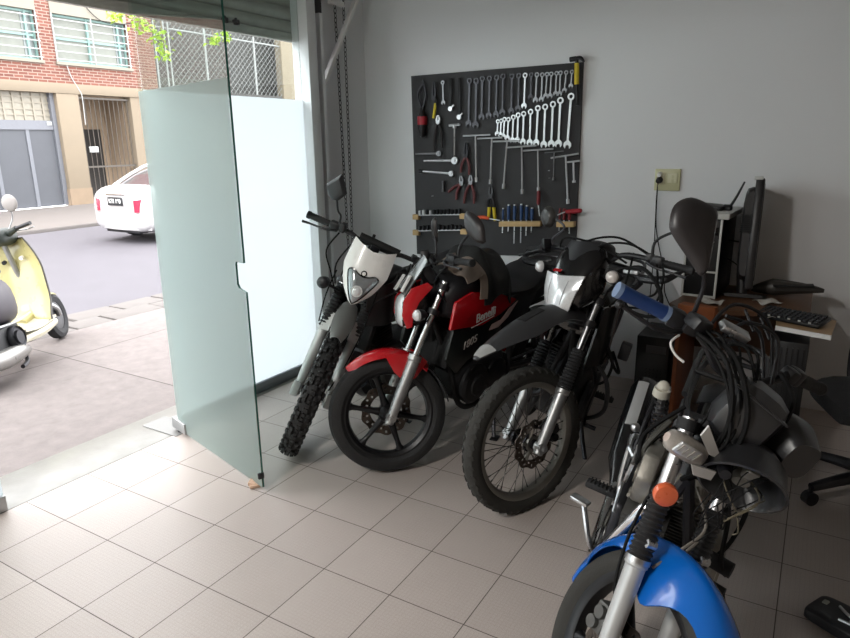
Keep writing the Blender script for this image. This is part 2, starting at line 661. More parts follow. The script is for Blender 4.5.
MB().tube([(-.045, -.06, -.01), (-.047, -.05, -.08), (-.046, -.03, -.25), (-.03, -.03, -.36), (.015, -.04, -.52), (.04, -.04, -.62), (.05, -.05, -.72), (.12, -.1, -.83)], .0035, 6).tube([(-.045, -.05, .02), (-.05, -.05, -.1), (-.05, -.02, -.3), (-.045, -.02, -.55), (-.05, -.02, -.95)], .003, 6).build('cord', CABLE, pg)
# scrap wedged under the open door
wd = tag(MB().box((0, 0, .014), (.06, .045, .024), (.25, .1, .3), bev=.004).box((.012, -.016, .008), (.05, .03, .014), (0, 0, .9), bev=.003).build('door_wedge', mat('wedge_card', '#b79a83', .8, var=.35, scale=60)), 'small tan scrap wedged under the corner of the glass door', 'wedge')
wd.location = (.835, .655, 0)
# ------------------------------------------------------------------ the street outside
FX = -16.8
ASPH = mat('asphalt', '#59565b', .85, var=.18, scale=3, bump=.35, bscale=180)
FPAVE = mat('far_pavement', '#6b6561', .85, var=.12, scale=2, bump=.1)
KERB = mat('kerb_granite', '#645f5c', .8, var=.22, scale=6, bump=.3, bscale=30)
BEIGE = mat('beige_render', '#7f7362', .85, var=.10, scale=2.2, bump=.1, bscale=40)
BEIGED = mat('beige_render_stained', '#857461', .9, var=.2, scale=3)
GARAGE = mat('garage_grey', '#4d4f54', .55, var=.12, scale=3)
LATT = mat('lattice_cream', '#8f887a', .6, var=.1)
BARS = mat('window_bar_white', '#a3a5a3', .5, var=.04)
TEAL = mat('window_frame_green', '#7d9a94', .5, var=.1)
BLIND = mat('window_curtain', '#7c7f77', .6, var=.16, scale=5)
PANE = mat('window_pane_dark', '#6d7472', .1, var=.3, scale=2, coat=.6)
IRON = mat('gate_iron', '#57524c', .5, .5, var=.1)
DARKV = mat('dark_doorway', '#1c1815', .8, var=.2)
ROUGHW = mat('grey_rough_wall', '#504d4b', .95, var=.28, scale=2.5, bump=.4, bscale=8)
WIRE = mat('fence_wire', '#8f8e8c', .5, .4, var=.05)
LEAF = mat('fresh_leaf', '#a8c93c', .5, var=.25, scale=6)

m_, nt_, b_, N_, L_ = nodes('red_brick')
t_ = N_('ShaderNodeTexCoord')
s_ = N_('ShaderNodeSeparateXYZ')
L_(t_.outputs['Object'], s_.inputs[0])
c_ = N_('ShaderNodeCombineXYZ')
L_(s_.outputs[1], c_.inputs[0])
L_(s_.outputs[2], c_.inputs[1])
k_ = N_('ShaderNodeTexBrick')
k_.inputs['Color1'].default_value = lin('#784c40')
k_.inputs['Color2'].default_value = lin('#633b32')
k_.inputs['Mortar'].default_value = lin('#8c7c71')
k_.inputs['Scale'].default_value = 1
k_.inputs['Mortar Size'].default_value = .012
k_.inputs['Brick Width'].default_value = .27
k_.inputs['Row Height'].default_value = .085
L_(c_.outputs[0], k_.inputs['Vector'])
L_(k_.outputs['Color'], b_.inputs['Base Color'])
b_.inputs['Roughness'].default_value = .9
BRICK = m_

YC, YL = 8., 60.
struct(MB().box((-1.685, YC, -.16), (2.63, YL, .12)).build('sidewalk', PAVE))
MATS['pavement_slabs']
# kerb: two courses of worn granite setts
kb = MB()
random.seed(3)
for row, (xa, xb) in enumerate(((-3.34, -3.0), (-3.72, -3.34))):
    y = -14.
    while y < 30:
        l = random.uniform(.35, .62)
        kb.box(((xa + xb) / 2 + random.uniform(-.01, .01), y + l / 2, -.17 + random.uniform(-.008, .004) - .012 * row), (xb - xa - .03, l - .032, .14), (random.uniform(-.02, .02), random.uniform(-.02, .02), random.uniform(-.02, .02)), .012)
        y += l
struct(kb.build('kerb_setts', KERB))
struct(MB().box((-7.4, YC, -.28), (8.8, YL, .15)).build('road', ASPH))
struct(MB().box((-14.2, YC, -.22), (5.3, YL, .16)).build('sidewalk_opposite', FPAVE))
struct(MB().box((-11.62, YC, -.225), (.16, YL, .17), bev=.02).build('kerb_opposite', KERB))

hs = tag(empty('house', (FX, 0, -.15)), 'two storey house across the street with red brick above and beige piers below', 'house')


def hb(mb, y0, y1, z0, z1, x0=-.3, x1=0., bev=0):
    return mb.box(((x0 + x1) / 2, (y0 + y1) / 2, (z0 + z1) / 2 + .15), (x1 - x0, y1 - y0, z1 - z0), bev=bev)


b = MB()
hb(b, -6, 14.2, 3.43, 4.0)
hb(b, 10.33, 10.76, 4.0, 7.5)
hb(b, 13.24, 14.2, 4.0, 7.5)
hb(b, -6, 7.9, 4.0, 7.5)
hb(b, 7.9, 10.33, 5.75, 7.5)
hb(b, 10.76, 13.24, 5.75, 7.5)
b.build('brick_wall', BRICK, hs)
b = MB()
hb(b, -6, 13.6, 3.14, 3.43, -.3, .06, .01)
hb(b, 10.56, 11.25, -.15, 3.14, -.3, .04, .01)
hb(b, 13.05, 14.4, -.15, 3.43, -.3, .02)
hb(b, -6, 6.5, -.15, 3.14)
b.build('beige_pier', BEIGE, hs)
b = MB()
hb(b, 10.54, 11.27, -.15, .35, -.3, .05)
b.build('stained_plinth', BEIGED, hs)
PR = mat('pale_render', '#858074', .85, var=.08)
for y0, y1 in ((7.9, 10.33), (10.76, 13.24)):
    hb(MB(), y0, y1, 5.36, 5.75, -.25, .03).build('lintel', PR, hs)
    hb(MB(), y0 - .04, y1 + .03, 3.95, 4.03, -.2, .08).build('window_sill', PR, hs)
for y0, y1 in ((7.9, 10.33), (10.76, 13.24)):
    wi = hb(MB(), y0, y1, 4.0, 5.4, -.22, -.19).build('window', BLIND, hs)
    f = MB()
    for q in (y0 + .04, (y0 + y1) / 2 - .05, y1 - .25, y1 - .04):
        hb(f, q - .03, q + .03, 4.03, 5.36, -.19, -.12)
    for q in (4.06, 4.7, 5.33):
        hb(f, y0, y1, q - .03, q + .03, -.19, -.13)
    f.build('window_frame', TEAL, wi)
    g = hb(MB(), y1 - .36, y1 - .08, 4.06, 5.3, -.185, -.17).build('open_pane', PANE, wi)
    for k in range(6):
        z = 4.1 + k * .22
        hb(MB(), y0 - .02, y1 + .02, z, z + .024, .02, .045).build('security_bar', BARS, hs)
    for q in (y0 + .02, (y0 + y1) / 2, y1 - .02):
        hb(MB(), q - .015, q + .015, 4.02, 5.36, .0, .03).build('bar_upright', BARS, hs)
gd = hb(MB(), 6.5, 10.56, -.13, 2.15, -.28, -.2).build('garage_door', GARAGE, hs)
g = MB()
for q in (7.7, 8.7, 9.66):
    hb(g, q - .05, q + .05, -.1, 2.15, -.2, -.17)
hb(g, 6.5, 10.56, 2.1, 2.36, -.28, -.15)
hb(g, 10.44, 10.56, -.13, 3.14, -.28, -.12)
g.build('door_rail', mat('garage_trim', '#6c6e74', .5, var=.1), gd)
hb(MB(), 10.25, 10.4, 2.22, 2.33, -.15, -.13, .01).build('house_number', BARS, hs)
hb(MB(), 6.5, 10.5, 2.36, 3.14, -.28, -.26).build('fanlight', mat('fanlight_glass', '#8d8779', .4, var=.3, scale=6), hs)
g = MB()
y = 6.6
while y < 10.45:
    hb(g, y, y + .05, 2.36, 3.14, -.26, -.22)
    y += .28
for z in (2.5, 2.66, 2.84, 3.0):
    hb(g, 6.5, 10.5, z, z + .04, -.26, -.23)
g.build('fanlight_lattice', LATT, hs)
# entrance recess behind a barred gate
b = MB()
hb(b, 11.2, 13.1, -.15, 3.14, -1.5, -1.4)
hb(b, 11.15, 11.25, -.15, 3.14, -1.5, -.3)
hb(b, 13.0, 13.1, -.15, 3.14, -1.5, -.3)
hb(b, 11.2, 13.1, 3.1, 3.2, -1.5, -.3)
b.build('porch_wall', BEIGED, hs)
hb(MB(), 11.3, 12.75, -.15, 2.15, -1.4, -1.36).build('dark_doorway', DARKV, hs)
hb(MB(), 11.7, 11.95, .2, 2.0, -1.36, -1.33).build('door_leaf', mat('door_leaf_grey', '#6b6a68', .5), hs)
gt = empty('gate', parent=hs)
for z in (-.1, .95, 3.02):
    hb(MB(), 11.25, 13.03, z, z + .055, -.12, -.07).build('gate_rail', IRON, gt)
for k in range(11):
    y = 11.34 + k * .163
    MB().cyl((-.095, y, .05), (-.095, y, 3.2), .012, n=6).build('gate_bar', IRON, gt)
hb(MB(), 11.42, 11.72, 1.42, 1.6, -.06, -.02, .01).build('lock_box', BARS, gt)
# cables on the facade
MB().tube([(.06, 11.0, 4.17), (.05, 11.1, 3.8), (.06, 11.3, 3.4), (.07, 11.35, 3.2), (.03, 11.36, 2.4)], .014, 5).build('facade_cable', BARS, hs)
MB().tube([(.06, 11.9, 5.8), (.08, 12.3, 5.5), (.08, 12.9, 5.45), (.08, 13.5, 5.6)], .012, 5).build('facade_cable', DARKST, hs)

# yard wall, pillar and chain-link fence further along
yw = tag(empty('yard_wall', (FX, 0, -.15)), 'grey rough yard wall across the street behind the chain-link fence', 'wall')
hb(hb(MB(), 14.2, 34, -.15, 8.2, -1.6, -1.3), 14.4, 20.3, -.15, 3.5, -.3, 0).build('rendered_wall', ROUGHW, yw)
pl = tag(hb(MB(), 20.35, 21.75, -.15, 8.0, -.3, .05, .01).build('gate_pillar', BEIGE), 'tall beige gate pillar at the end of the chain-link fence', 'pillar')
pl.location = (FX, 0, -.15)
hb(MB(), 21.75, 30, -.15, 8, -.3, 0).build('neighbour_wall', BEIGED)
nb = bpy.data.objects['neighbour_wall']
nb.location = (FX, 0, -.15)
tag(nb, 'plain stained wall beyond the beige gate pillar', 'wall')
fe = tag(empty('chain_link_fence', (FX, 0, -.15)), 'chain-link fence on white posts on top of the yard wall', 'fence')
for y in (14.3, 16.45, 18.9):
    MB().cyl((-.05, y, 3.6), (-.05, y, 5.8), .045, n=8).build('post', WIRE, fe)
for y in (14.62, 14.8):
    MB().cyl((.05, y, .1), (.05, y, 7.0), .03, n=8).build('conduit', WIRE, fe)
MB().cyl((-.05, 14.2, 5.6), (-.05, 20.35, 5.6), .035, n=8).build('top_rail', WIRE, fe)
g = MB()
H, st = 2.3, .23
y = 14.2 - H
while y < 20.35:
    for sgn in (1, -1):
        a, c = (y, 3.6), (y + H, 3.6 + H)
        pts = []
        for (yy, zz) in (a, c):
            pts.append((yy, zz))
        lo = max(14.2, pts[0][0])
        hi = min(20.35, pts[1][0])
        if hi > lo:
            za, zb = 3.6 + lo - y, 3.6 + hi - y
            if sgn < 0:
                za, zb = 3.6 + H - (lo - y), 3.6 + H - (hi - y)
            g.cyl((-.03, lo, za), (-.03, hi, zb), .008, n=4, cap=False)
    y += st
g.build('wire_mesh', WIRE, fe)

# street tree whose sprigs hang in front of the fence
tr = tag(empty('street_tree', (-2.5, 6.4, -.10)), 'street tree whose bright green leafy twigs hang in front of the fence', 'tree')
T = MB()
T.tube([(0, 0, 0), (.05, .02, 1.5), (-.02, .05, 3), (.02, .0, 4.9)], [.12, .10, .09, .07], 10)
T.build('trunk', mat('bark', '#77695b', .9, var=.3, scale=20, bump=.5), tr)
B = MB()
cl = [((-3.5, -.62, 3.36), .20), ((-3.5, -.48, 3.10), .15), ((-3.55, -.85, 3.48), .16), ((-3.5, .80, 3.52), .13), ((-3.5, .52, 3.38), .09), ((-3.5, -1.27, 3.52), .12), ((-3.3, -.9, 4.6), .7), ((-3.2, .8, 4.9), .8), ((-1.2, 0, 6.2), 1.2), ((0, .6, 6.4), 1.2), ((.3, -.8, 6.2), 1.1)]
for c, r in cl:
    B.tube([(.02, 0, 4.6), (c[0] * .55, c[1] * .4, 5.6), (c[0] * .97, c[1] * .95, max(c[2] + .7, 4.6)), c], [.05, .03, .012, .006], 6)
B.build('branch', MATS['bark'], tr)
lf = MB()
random.seed(11)
for c, r in cl:
    for k in range(int(260 * r * r) + 34):
        d = V((random.gauss(0, 1), random.gauss(0, 1), random.gauss(0, .8))) * r * .45 + V(c)
        f = Euler((random.uniform(-.9, .9), random.uniform(-.9, .9), random.uniform(0, 6.3))).to_matrix()
        L = random.uniform(.06, .12)
        lf.add([d + f @ V(p) for p in ((0, 0, 0), (L * .5, L * .26, .01), (L, 0, -.015), (L * .5, -L * .26, .01))], [(0, 1, 2, 3)])
o = lf.build('foliage', LEAF, tr)

# ---------------------------------------------------------------- white saloon car on the far lane
CARW = mat('car_white', '#b2b0b0', .2, var=.02, coat=.7)
CARG = mat('car_glass', '#4a4346', .08, var=.2, coat=.5)
TAILR = mat('tail_lamp_red', '#d2203f', .15, var=.1, coat=.8)
TAILW = mat('tail_lamp_clear', '#dcb9c2', .15, var=.1, coat=.8)
TYREM = mat('tyre_rubber', '#202022', .8, var=.15, bump=.2)
car = tag(empty('car', (-8.50, 8.75, -.205), (0, 0, R(90))), 'white saloon car seen from behind on the far side of the road', 'car')
# local: x forward, rear at x=-2.3
MB().body([(-2.30, 0, .66, .32, .70, .35), (-2.27, 0, .78, .26, .86, .4), (-2.2, 0, .84, .22, 1.02, .42), (-2.0, 0, .87, .20, 1.09, .42), (-1.7, 0, .875, .19, 1.08, .42), (-1.0, 0, .88, .19, .97, .4), (0, 0, .885, .19, .95, .4), (.9, 0, .88, .19, .97, .4), (1.6, 0, .86, .2, .88, .42), (2.15, 0, .76, .22, .74, .45), (2.3, 0, .5, .3, .6, .5)], 32, 4).build('car_body', CARW, car)
MB().body([(-1.85, 0, .62, .98, 1.06, .5), (-1.35, 0, .67, .95, 1.32, .5), (-.85, 0, .67, .93, 1.45, .5), (0, 0, .67, .93, 1.48, .5), (.45, 0, .66, .93, 1.40, .5), (1.0, 0, .64, .93, 1.08, .5), (1.25, 0, .6, .9, .96, .5)], 28, 4).build('cabin', CARG, car)
MB().sheet(lambda u, v: (-.95 + u * 1.45, (v - .5) * 1.24, 1.445 + .03 * math.sin(PI * u) - .05 * (2 * v - 1) ** 2 * .8), 10, 8, .03).build('roof', CARW, car)
for sgn in (1, -1):
    MB().tube([(-1.88, sgn * .66, 1.05), (-1.35, sgn * .645, 1.31), (-.9, sgn * .60, 1.44), (.4, sgn * .60, 1.42), (1.15, sgn * .67, .98)], .035, 6).build('pillar', CARW, car)
    MB().sheet(lambda u, v: (-2.325 + .07 * v + .42 * v * v, sgn * (.55 + .345 * v), .61 + .22 * u + .05 * u * v), 6, 8, .05).build('tail_lamp', TAILR, car)
    MB().sheet(lambda u, v: (-2.31 + .07 * v + .42 * v * v + .05 * u, sgn * (.56 + .31 * v), .80 + .14 * u + .04 * u * v), 6, 8, .05).build('reversing_lamp', TAILW, car)
MB().box((-2.285, 0, .80), (.05, .56, .17), bev=.02).build('plate_recess', CARW, car)
pt = MB().box((-2.325, .02, .80), (.012, .44, .16), bev=.004).build('number_plate', mat('plate_black', '#2b2c2e', .4, var=.05), car)
mesh_text('KTI 190', 'plate_lettering', .11, mat('plate_white', '#e9e9e6', .5, var=.02), pt, basis((-2.333, .02, .80), (0, -1, 0), (0, 0, 1)), .001, bold=.003)
MB().box((-2.30, 0, .92), (.02, .62, .03), bev=.008).build('trunk_trim', CHROME, car)
MB().sheet(lambda u, v: (-2.335 + .17 * (2 * v - 1) ** 2 * .9, (v - .5) * 1.56, .27 + u * .37), 6, 16, .03).build('rear_bumper', CARW, car)
MB().box((-2.15, 0, .225), (.2, 1.0, .05), bev=.01).build('underside', BLACK, car)


def car_wheel(x, y):
    w = empty('wheel', (x, y, .315), parent=car)
    MB().lathe([(.20, -.09), (.27, -.1), (.312, -.075), (.318, 0), (.312, .075), (.27, .1), (.20, .09)], ax=(0, 1, 0), n=28, closed=True).build('tyre', TYREM, w)
    MB().lathe([(.02, .05), (.10, .06), (.2, .04), (.205, 0), (.2, -.04), (.10, -.06), (.02, -.05)], ax=(0, 1, 0), n=20).build('hub_cap', ALU, w)


for x in (-1.4, 1.35):
    for y in (-.79, .79):
        car_wheel(x, y)

# ---------------------------------------------------------------- yellow scooter on the pavement
YEL = mat('scooter_yellow', '#b3aa76', .3, var=.06, coat=.4)
YELW = mat('scooter_cream', '#bdb8a4', .35, var=.05, coat=.3)
SGREY = mat('scooter_seat_grey', '#47434a', .55, var=.06)
DGREEN = mat('scooter_switch', '#2a302c', .5)
sc = tag(empty('scooter', (-2.80, 1.80, -.095), (R(-11), 0, R(126))), 'pale yellow scooter with a round mirror parked on the pavement outside', 'scooter')


def shield(u, v):
    z = .28 + u * .69
    hw = .27 * (1 - .06 * u) if u < .6 else .27 * (.964 - 1.55 * (u - .6) ** 1.6)
    s = 2 * v - 1
    x = -.30 + .14 * u - .10 * abs(s) ** 2.2 + .05 * math.exp(-((u) / .16) ** 2) * -1.6
    return (x, s * hw, z)


MB().sheet(shield, 22, 20, .012).build('leg_shield', YEL, sc)
MB().tube([shield(i / 20, 0) for i in range(21)] + [shield(1, j / 6) for j in range(1, 6)] + [shield(1 - i / 20, 1) for i in range(21)], .008, 6, 1).build('shield_trim', mat('trim_dark', '#3c3833', .4), sc)
MB().sheet(lambda u, v: (-.36 - u * .46, (2 * v - 1) * (.25 - .03 * u), .285 - .06 * math.sin(PI * u) * .4 + .035 * math.exp(-((2 * v - 1) / .3) ** 2)), 12, 16, .02).build('floorboard', YELW, sc)
MB().body([(-.34, 0, .24, .20, .27, .5), (-.6, 0, .245, .17, .26, .5), (-.85, 0, .2, .18, .26, .5)], 16, 3).build('floor_apron', YELW, sc)
MB().body([(-.30, 0, .07, .28, .42, .6), (-.36, 0, .08, .28, .36, .7), (-.5, 0, .07, .28, .33, .7)], 14, 3).build('fuel_hump', YEL, sc)
MB().body([(-.66, 0, .10, .38, .66, .7), (-.74, 0, .19, .36, .74, .7), (-.95, 0, .22, .38, .77, .7), (-1.25, 0, .21, .44, .78, .7), (-1.55, 0, .12, .56, .74, .7)], 22, 4).build('side_cowl', SGREY, sc)
MB().body([(-.68, 0, .13, .74, .80, .7), (-.85, 0, .17, .74, .83, .6), (-1.2, 0, .17, .75, .86, .6), (-1.52, 0, .12, .74, .84, .6)], 20, 4).build('seat', mat('scooter_seat', '#4c484e', .6, bump=.1), sc)
MB().tube([(-.66, -.215, .40), (-.95, -.235, .39), (-1.3, -.22, .42)], .009, 6).build('cowl_trim', ALU, sc)
en = MB().box((-1.05, -.08, .27), (.5, .2, .22), bev=.03).build('engine', ENGB, sc)
MB().lathe([(.03, .05), (.05, .05), (.055, .03), (.075, .03), (.085, .045), (.095, .03), (.095, 0)], (-.93, -.18, .27), (0, -1, 0), 22).build('fan_pulley', DARKST, en)
MB().body([(-.80, -.15, .05, .11, .17, .6), (-.95, -.17, .07, .10, .22, .6), (-1.2, -.18, .075, .10, .24, .6), (-1.45, -.18, .06, .14, .26, .6)], 16, 3).build('exhaust', mat('exhaust_grey', '#8d8b88', .3, .6), sc)
MB().tube([(-.78, -.12, .12), (-.86, -.17, .06), (-1.0, -.2, .05)], .016, 8).build('centre_stand', DARKST, sc)


def scooter_wheel(x):
    w = empty('wheel', (x, 0, .215), parent=sc)
    if x > -.1:
        w.rotation_euler = (0, 0, R(5))
    MB().lathe([(.13, -.035), (.17, -.048), (.205, -.035), (.216, 0), (.205, .035), (.17, .048), (.13, .035)], ax=(0, 1, 0), n=32, closed=True).build('tyre', TYREM, w)
    MB().lathe([(.01, -.03), (.06, -.04), (.13, -.03), (.135, 0), (.13, .03), (.06, .04), (.01, .03)], ax=(0, 1, 0), n=24).build('rim', mat('scooter_rim', '#4a4a4c', .5, .4), w)


scooter_wheel(.09)
scooter_wheel(-1.25)
MB().sheet(lambda u, v: (.03 + .238 * math.cos(1.1 + u * 1.6), (2 * v - 1) * .065, .215 + .238 * math.sin(1.1 + u * 1.6) - .03 * (2 * v - 1) ** 2), 14, 6, .008).build('front_fender', YEL, sc)
MB().tube([(.09, -.05, .215), (.03, -.07, .30), (-.14, -.03, .42), (-.2, 0, .6), (-.27, 0, .98)], .022, 8).build('fork', ALU, sc)
h = empty('handlebar', (-.26, 0, 1.0), (0, 0, R(-10)), sc)
MB().body([(.12, 0, .06, -.05, .06, .7), (.05, 0, .09, -.07, .08, .7), (-.06, 0, .08, -.06, .075, .7), (-.1, 0, .05, -.03, .05, .7)], 18, 3).build('headset', DGREEN, h)
for s_g in (1, -1):
    MB().cyl((-.0, s_g * .06, .02), (-.05, s_g * .2, .055), .03, .022).build('switch_housing', DGREEN, h)
    MB().cyl((-.05, s_g * .2, .055), (-.085, s_g * .36, .075), .016).build('grip', BLACK, h)
    MB().tube([(-.0, s_g * .17, .035), (.01, s_g * .25, .03), (-.03, s_g * .34, .04)], .006, 6).build('brake_lever', ALU, h)
    mi = MB().tube([(.0, s_g * .10, .06), (.03, s_g * .14, .14), (.02, s_g * .16, .20)], .006, 6).build('mirror_stem', ALU, h)
    MB().sph((.02, s_g * .17, .262), (.018, .07, .072), 20, 10).build('mirror_head', mat('mirror_back_grey', '#8f8a86', .4), mi)
for dy, dz in ((.06, .80), (-.09, .81)):
    MB().cyl((-.235, dy, dz), (-.26, dy, dz - .005), .017).build('shield_bolt', BLACK if dy > 0 else WHITEP, sc)
# ------------------------------------------------------------------ tool board on the back wall
BOARD = mat('tool_board_black', '#3b3b3d', .75, var=.35, scale=5, bump=.1, bscale=30)
WDARK = mat('wrench_dark', '#55555a', .42, .6, var=.2, scale=30)
WBRIGHT = mat('wrench_chrome', '#cfd0d3', .32, .6, var=.08, scale=30)
WGREY = mat('wrench_grey', '#8c8d90', .38, .85, var=.1, scale=30)
REDH = mat('red_grip', '#7a282d', .5, var=.15)
PINKH = mat('worn_red_grip', '#6e3b3d', .55, var=.2, scale=30)
YELH = mat('yellow_grip', '#d8c02c', .5, var=.1)
BLUEH = mat('blue_handle', '#2c4a78', .4, var=.15)
WOOD = mat('rack_wood', '#c8a876', .6, var=.15, scale=20)
ORNG = mat('orange_plastic', '#e0562c', .5, var=.1)
YT = 3.003                                 # tool plane
bo = MB().prism([(.304, 2.098), (.332, .757), (1.628, .838), (1.619, 2.108)], .02, MX.Translation((0, 3.0295, 0)), .002).build('tool_board', BOARD)
tag(bo, 'large black tool board mounted on the back wall', 'tool board')


def hung(name, label, cat, o, grp=None):
    return tag(empty(name, o), label, cat, grp)


def nail(mb, x, z):
    return mb.cyl((x, .014, z), (x, -.012, z), .0022, n=6)


def wrench(a, b, m, label, grp, s=1.):
    """ring end at a, open jaw at b (x, z); one forged piece"""
    a, b = V((a[0], 0, a[1])), V((b[0], 0, b[1]))
    L = (a - b).length
    w = (.0075 + L * .026) * s
    up = (a - b).normalized()
    mx = MX((up.cross(V((0, -1, 0))) * -1, V((0, 1, 0)), up)).transposed().to_4x4()
    mb = MB()
    h = w * 1.35
    out = []
    for k in range(13):                    # ring end outline
        t = R(-62 + k * (304) / 12)
        out.append((h * math.sin(t + PI) * -1, L - h + h * -math.cos(t + PI) * -1))
    # shaft + open jaw
    j = w * 1.55
    jaw = [(w * .42, j * 1.5), (j * .95, j * .85), (j * 1.02, j * .1), (j * .55, -j * .55), (j * .42, j * .15), (0, j * .42), (-j * .42, j * .15), (-j * .55, -j * .55), (-j * 1.02, j * .1), (-j * .95, j * .85), (-w * .42, j * 1.5)]
    sh = [(w * .42, L - h * 1.6), (-w * .42, L - h * 1.6)]
    mb.prism(jaw[::-1] + [sh[0], sh[1]][::1], .006, mx)
    mb.add(*annulus(h, h * .55, .009, V((0, 0, L - h))), m=mx)
    o = mb.build('combination_wrench', m, sharp=30)
    o.location = (b.x, YT, b.z)
    tag(o, label, 'wrench', grp)
    return o


def annulus(ro, ri, th, c, n=16):
    vs, fs = [], []
    for k in range(n):
        t = 2 * PI * k / n
        for r, y in ((ro, -th / 2), (ro, th / 2), (ri, th / 2), (ri, -th / 2)):
            vs.append((c.x + r * math.cos(t), c.y + y, c.z + r * math.sin(t)))
    for k in range(n):
        a, b = 4 * k, 4 * ((k + 1) % n)
        for q in range(4):
            q2 = (q + 1) % 4
            fs.append((a + q, b + q, b + q2, a + q2))
    return vs, fs


ORD = ['first', 'second', 'third', 'fourth', 'fifth', 'sixth', 'seventh', 'eighth', 'ninth', 'tenth', 'eleventh', 'twelfth', 'thirteenth', 'fourteenth']
DARKW = [((.804, 2.057), (.798, 1.733)), ((.858, 2.054), (.854, 1.724)), ((.906, 2.064), (.902, 1.779)), ((.962, 2.063), (.959, 1.786)), ((1.016, 2.065), (1.014, 1.792)), ((1.064, 2.070), (1.062, 1.806)), ((1.131, 2.066), (1.130, 1.812)), ((1.181, 2.067), (1.181, 1.826)), ((1.272, 2.065), (1.270, 1.899))]
LIGHTW = [((1.227, 2.065), (1.224, 1.843)), ((1.312, 2.063), (1.306, 1.878)), ((1.349, 2.060), (1.348, 1.882)), ((1.383, 2.061), (1.378, 1.902)), ((1.413, 2.061), (1.409, 1.901)), ((1.449, 2.062), (1.447, 1.914)), ((1.476, 2.063), (1.475, 1.913)), ((1.516, 2.063), (1.508, 1.932)), ((1.554, 2.064), (1.550, 1.958))]
BRIGHTW = [((1.031, 1.768), (1.025, 1.664)), ((1.056, 1.772), (1.051, 1.657)), ((1.081, 1.782), (1.075, 1.644)), ((1.111, 1.781), (1.105, 1.634)), ((1.148, 1.796), (1.143, 1.618)), ((1.183, 1.810), (1.181, 1.617)), ((1.224, 1.817), (1.222, 1.606)), ((1.274, 1.830), (1.273, 1.601)), ((1.326, 1.852), (1.321, 1.597)), ((1.378, 1.860), (1.376, 1.584)), ((1.432, 1.875), (1.430, 1.588)), ((1.483, 1.898), (1.480, 1.588)), ((1.556, 1.921), (1.543, 1.580))]
for i, (a, b) in enumerate(DARKW):
    wrench(a, b, WDARK, 'dark combination wrench, %s from the left in the upper row' % ORD[i], 'dark wrenches on the tool board')
for i, (a, b) in enumerate(LIGHTW):
    wrench(a, b, WGREY if i else WBRIGHT, 'steel combination wrench in the upper row, %s from its left' % ORD[i], 'short steel wrenches on the tool board', .95)
for i, (a, b) in enumerate(BRIGHTW):
    wrench(a, b, WBRIGHT, 'bright chrome wrench in the stepped lower row, %s from its small end' % ORD[i], 'chrome wrenches on the tool board', 1.05)
TH = [((.760, 1.660), (.976, 1.665), (.860, 1.663), (.870, 1.333)), ((.879, 1.640), (1.073, 1.644), (.993, 1.642), (.986, 1.322)), ((1.000, 1.618), (1.202, 1.620), (1.109, 1.620), (1.086, 1.291)), ((1.116, 1.576), (1.330, 1.588), (1.222, 1.582), (1.235, 1.258)), ((1.227, 1.553), (1.449, 1.565), (1.340, 1.559), (1.353, 1.278)), ((1.391, 1.540), (1.525, 1.549), (1.459, 1.545), (1.461, 1.357)), ((1.435, 1.504), (1.628, 1.533), (1.539, 1.518), (1.569, 1.201)), ((1.552, 1.477), (1.640, 1.487), (1.596, 1.482), (1.607, 1.344))]
for i, (a, b, c, d) in enumerate(TH):
    t = hung('tee_wrench', 'steel T-handle socket wrench, %s from the left of the hanging row' % ORD[i], 'wrench', (c[0], YT - .012 - .006 * (i % 2), c[1]), 'T-handle wrenches on the tool board')
    r = .0062 if i not in (5,) else .0042
    MB().cyl((a[0] - c[0], 0, a[1] - c[1]), (b[0] - c[0], 0, b[1] - c[1]), r, n=8).build('tee_bar', WBRIGHT if i != 5 else WGREY, t)
    e = V((d[0] - c[0], 0, d[1] - c[1]))
    MB().cyl((0, 0, 0), e, r, n=8).cyl(e * .9, e, r * 1.9, n=8).build('shaft', WBRIGHT if i != 5 else WGREY, t)


def pliers(o, label, m, jaw, legs, head=WGREY, name='pliers', hr=.011):
    """jaw tip, pivot at o, two handle ends: all (dx, dz) from the pivot"""
    t = hung(name, label, 'pliers', (o[0], YT - .008, o[1]), 'pliers on the tool board')
    mb = MB()
    for s in (1, -1):
        mb.tube([(s * .004, 0, 0), (s * .013, 0, jaw[1] * .35), (jaw[0] + s * .004, 0, jaw[1])], [.009, .009, .0045], 6, 3)
    mb.cyl((0, -.008, 0), (0, .008, 0), .015, n=12)
    mb.build('jaws', head, t)
    for l in legs:
        q = V((l[0], 0, l[1]))
        bend = V((math.copysign(.014, l[0]), 0, 0))
        MB().tube([(0, 0, 0), q * .45 + bend, q], [.008, hr, hr * .8], 8, 4).build('handle', m, t)
    return t


# left-hand cluster
t = hung('gripped_pliers', 'dark pliers hung with a red-labelled bottle-shaped grip near the left edge', 'pliers', (.415, YT - .012, 1.87))
MB().tube([(.01, 0, .0), (.035, 0, .09), (.005, 0, .19)], .008, 6).tube([(-.005, 0, 0), (-.035, 0, .09), (.02, 0, .17)], .008, 6).build('jaws', DARKST, t)
MB().lathe([(.012, .0), (.018, -.03), (.034, -.06), (.036, -.08)], ax=(0, 0, 1), n=14).build('grip_neck', BLACK, t)
MB().lathe([(.036, -.065), (.037, -.07), (.037, -.12), (.036, -.125)], n=16).build('red_band', mat('red_label', '#b02a38', .4, var=.2, scale=60), t)
MB().lathe([(.033, -.12), (.03, -.16), (.022, -.21), (.012, -.215)], n=14).build('grip_tail', BLACK, t)
pliers((.519, 1.93), 'black pliers with yellow handle, second tool from the left edge', BLACK, (-.002, .115), [(.018, -.05)], DARKST)
MB().tube([(.53, YT - .014, 1.895), (.524, YT - .014, 1.84), (.512, YT - .014, 1.79)], [.009, .012, .010], 8).build('handle', YELH, bpy.data.objects['pliers'], MX.Translation((-.519, -YT + .008, -1.93)))
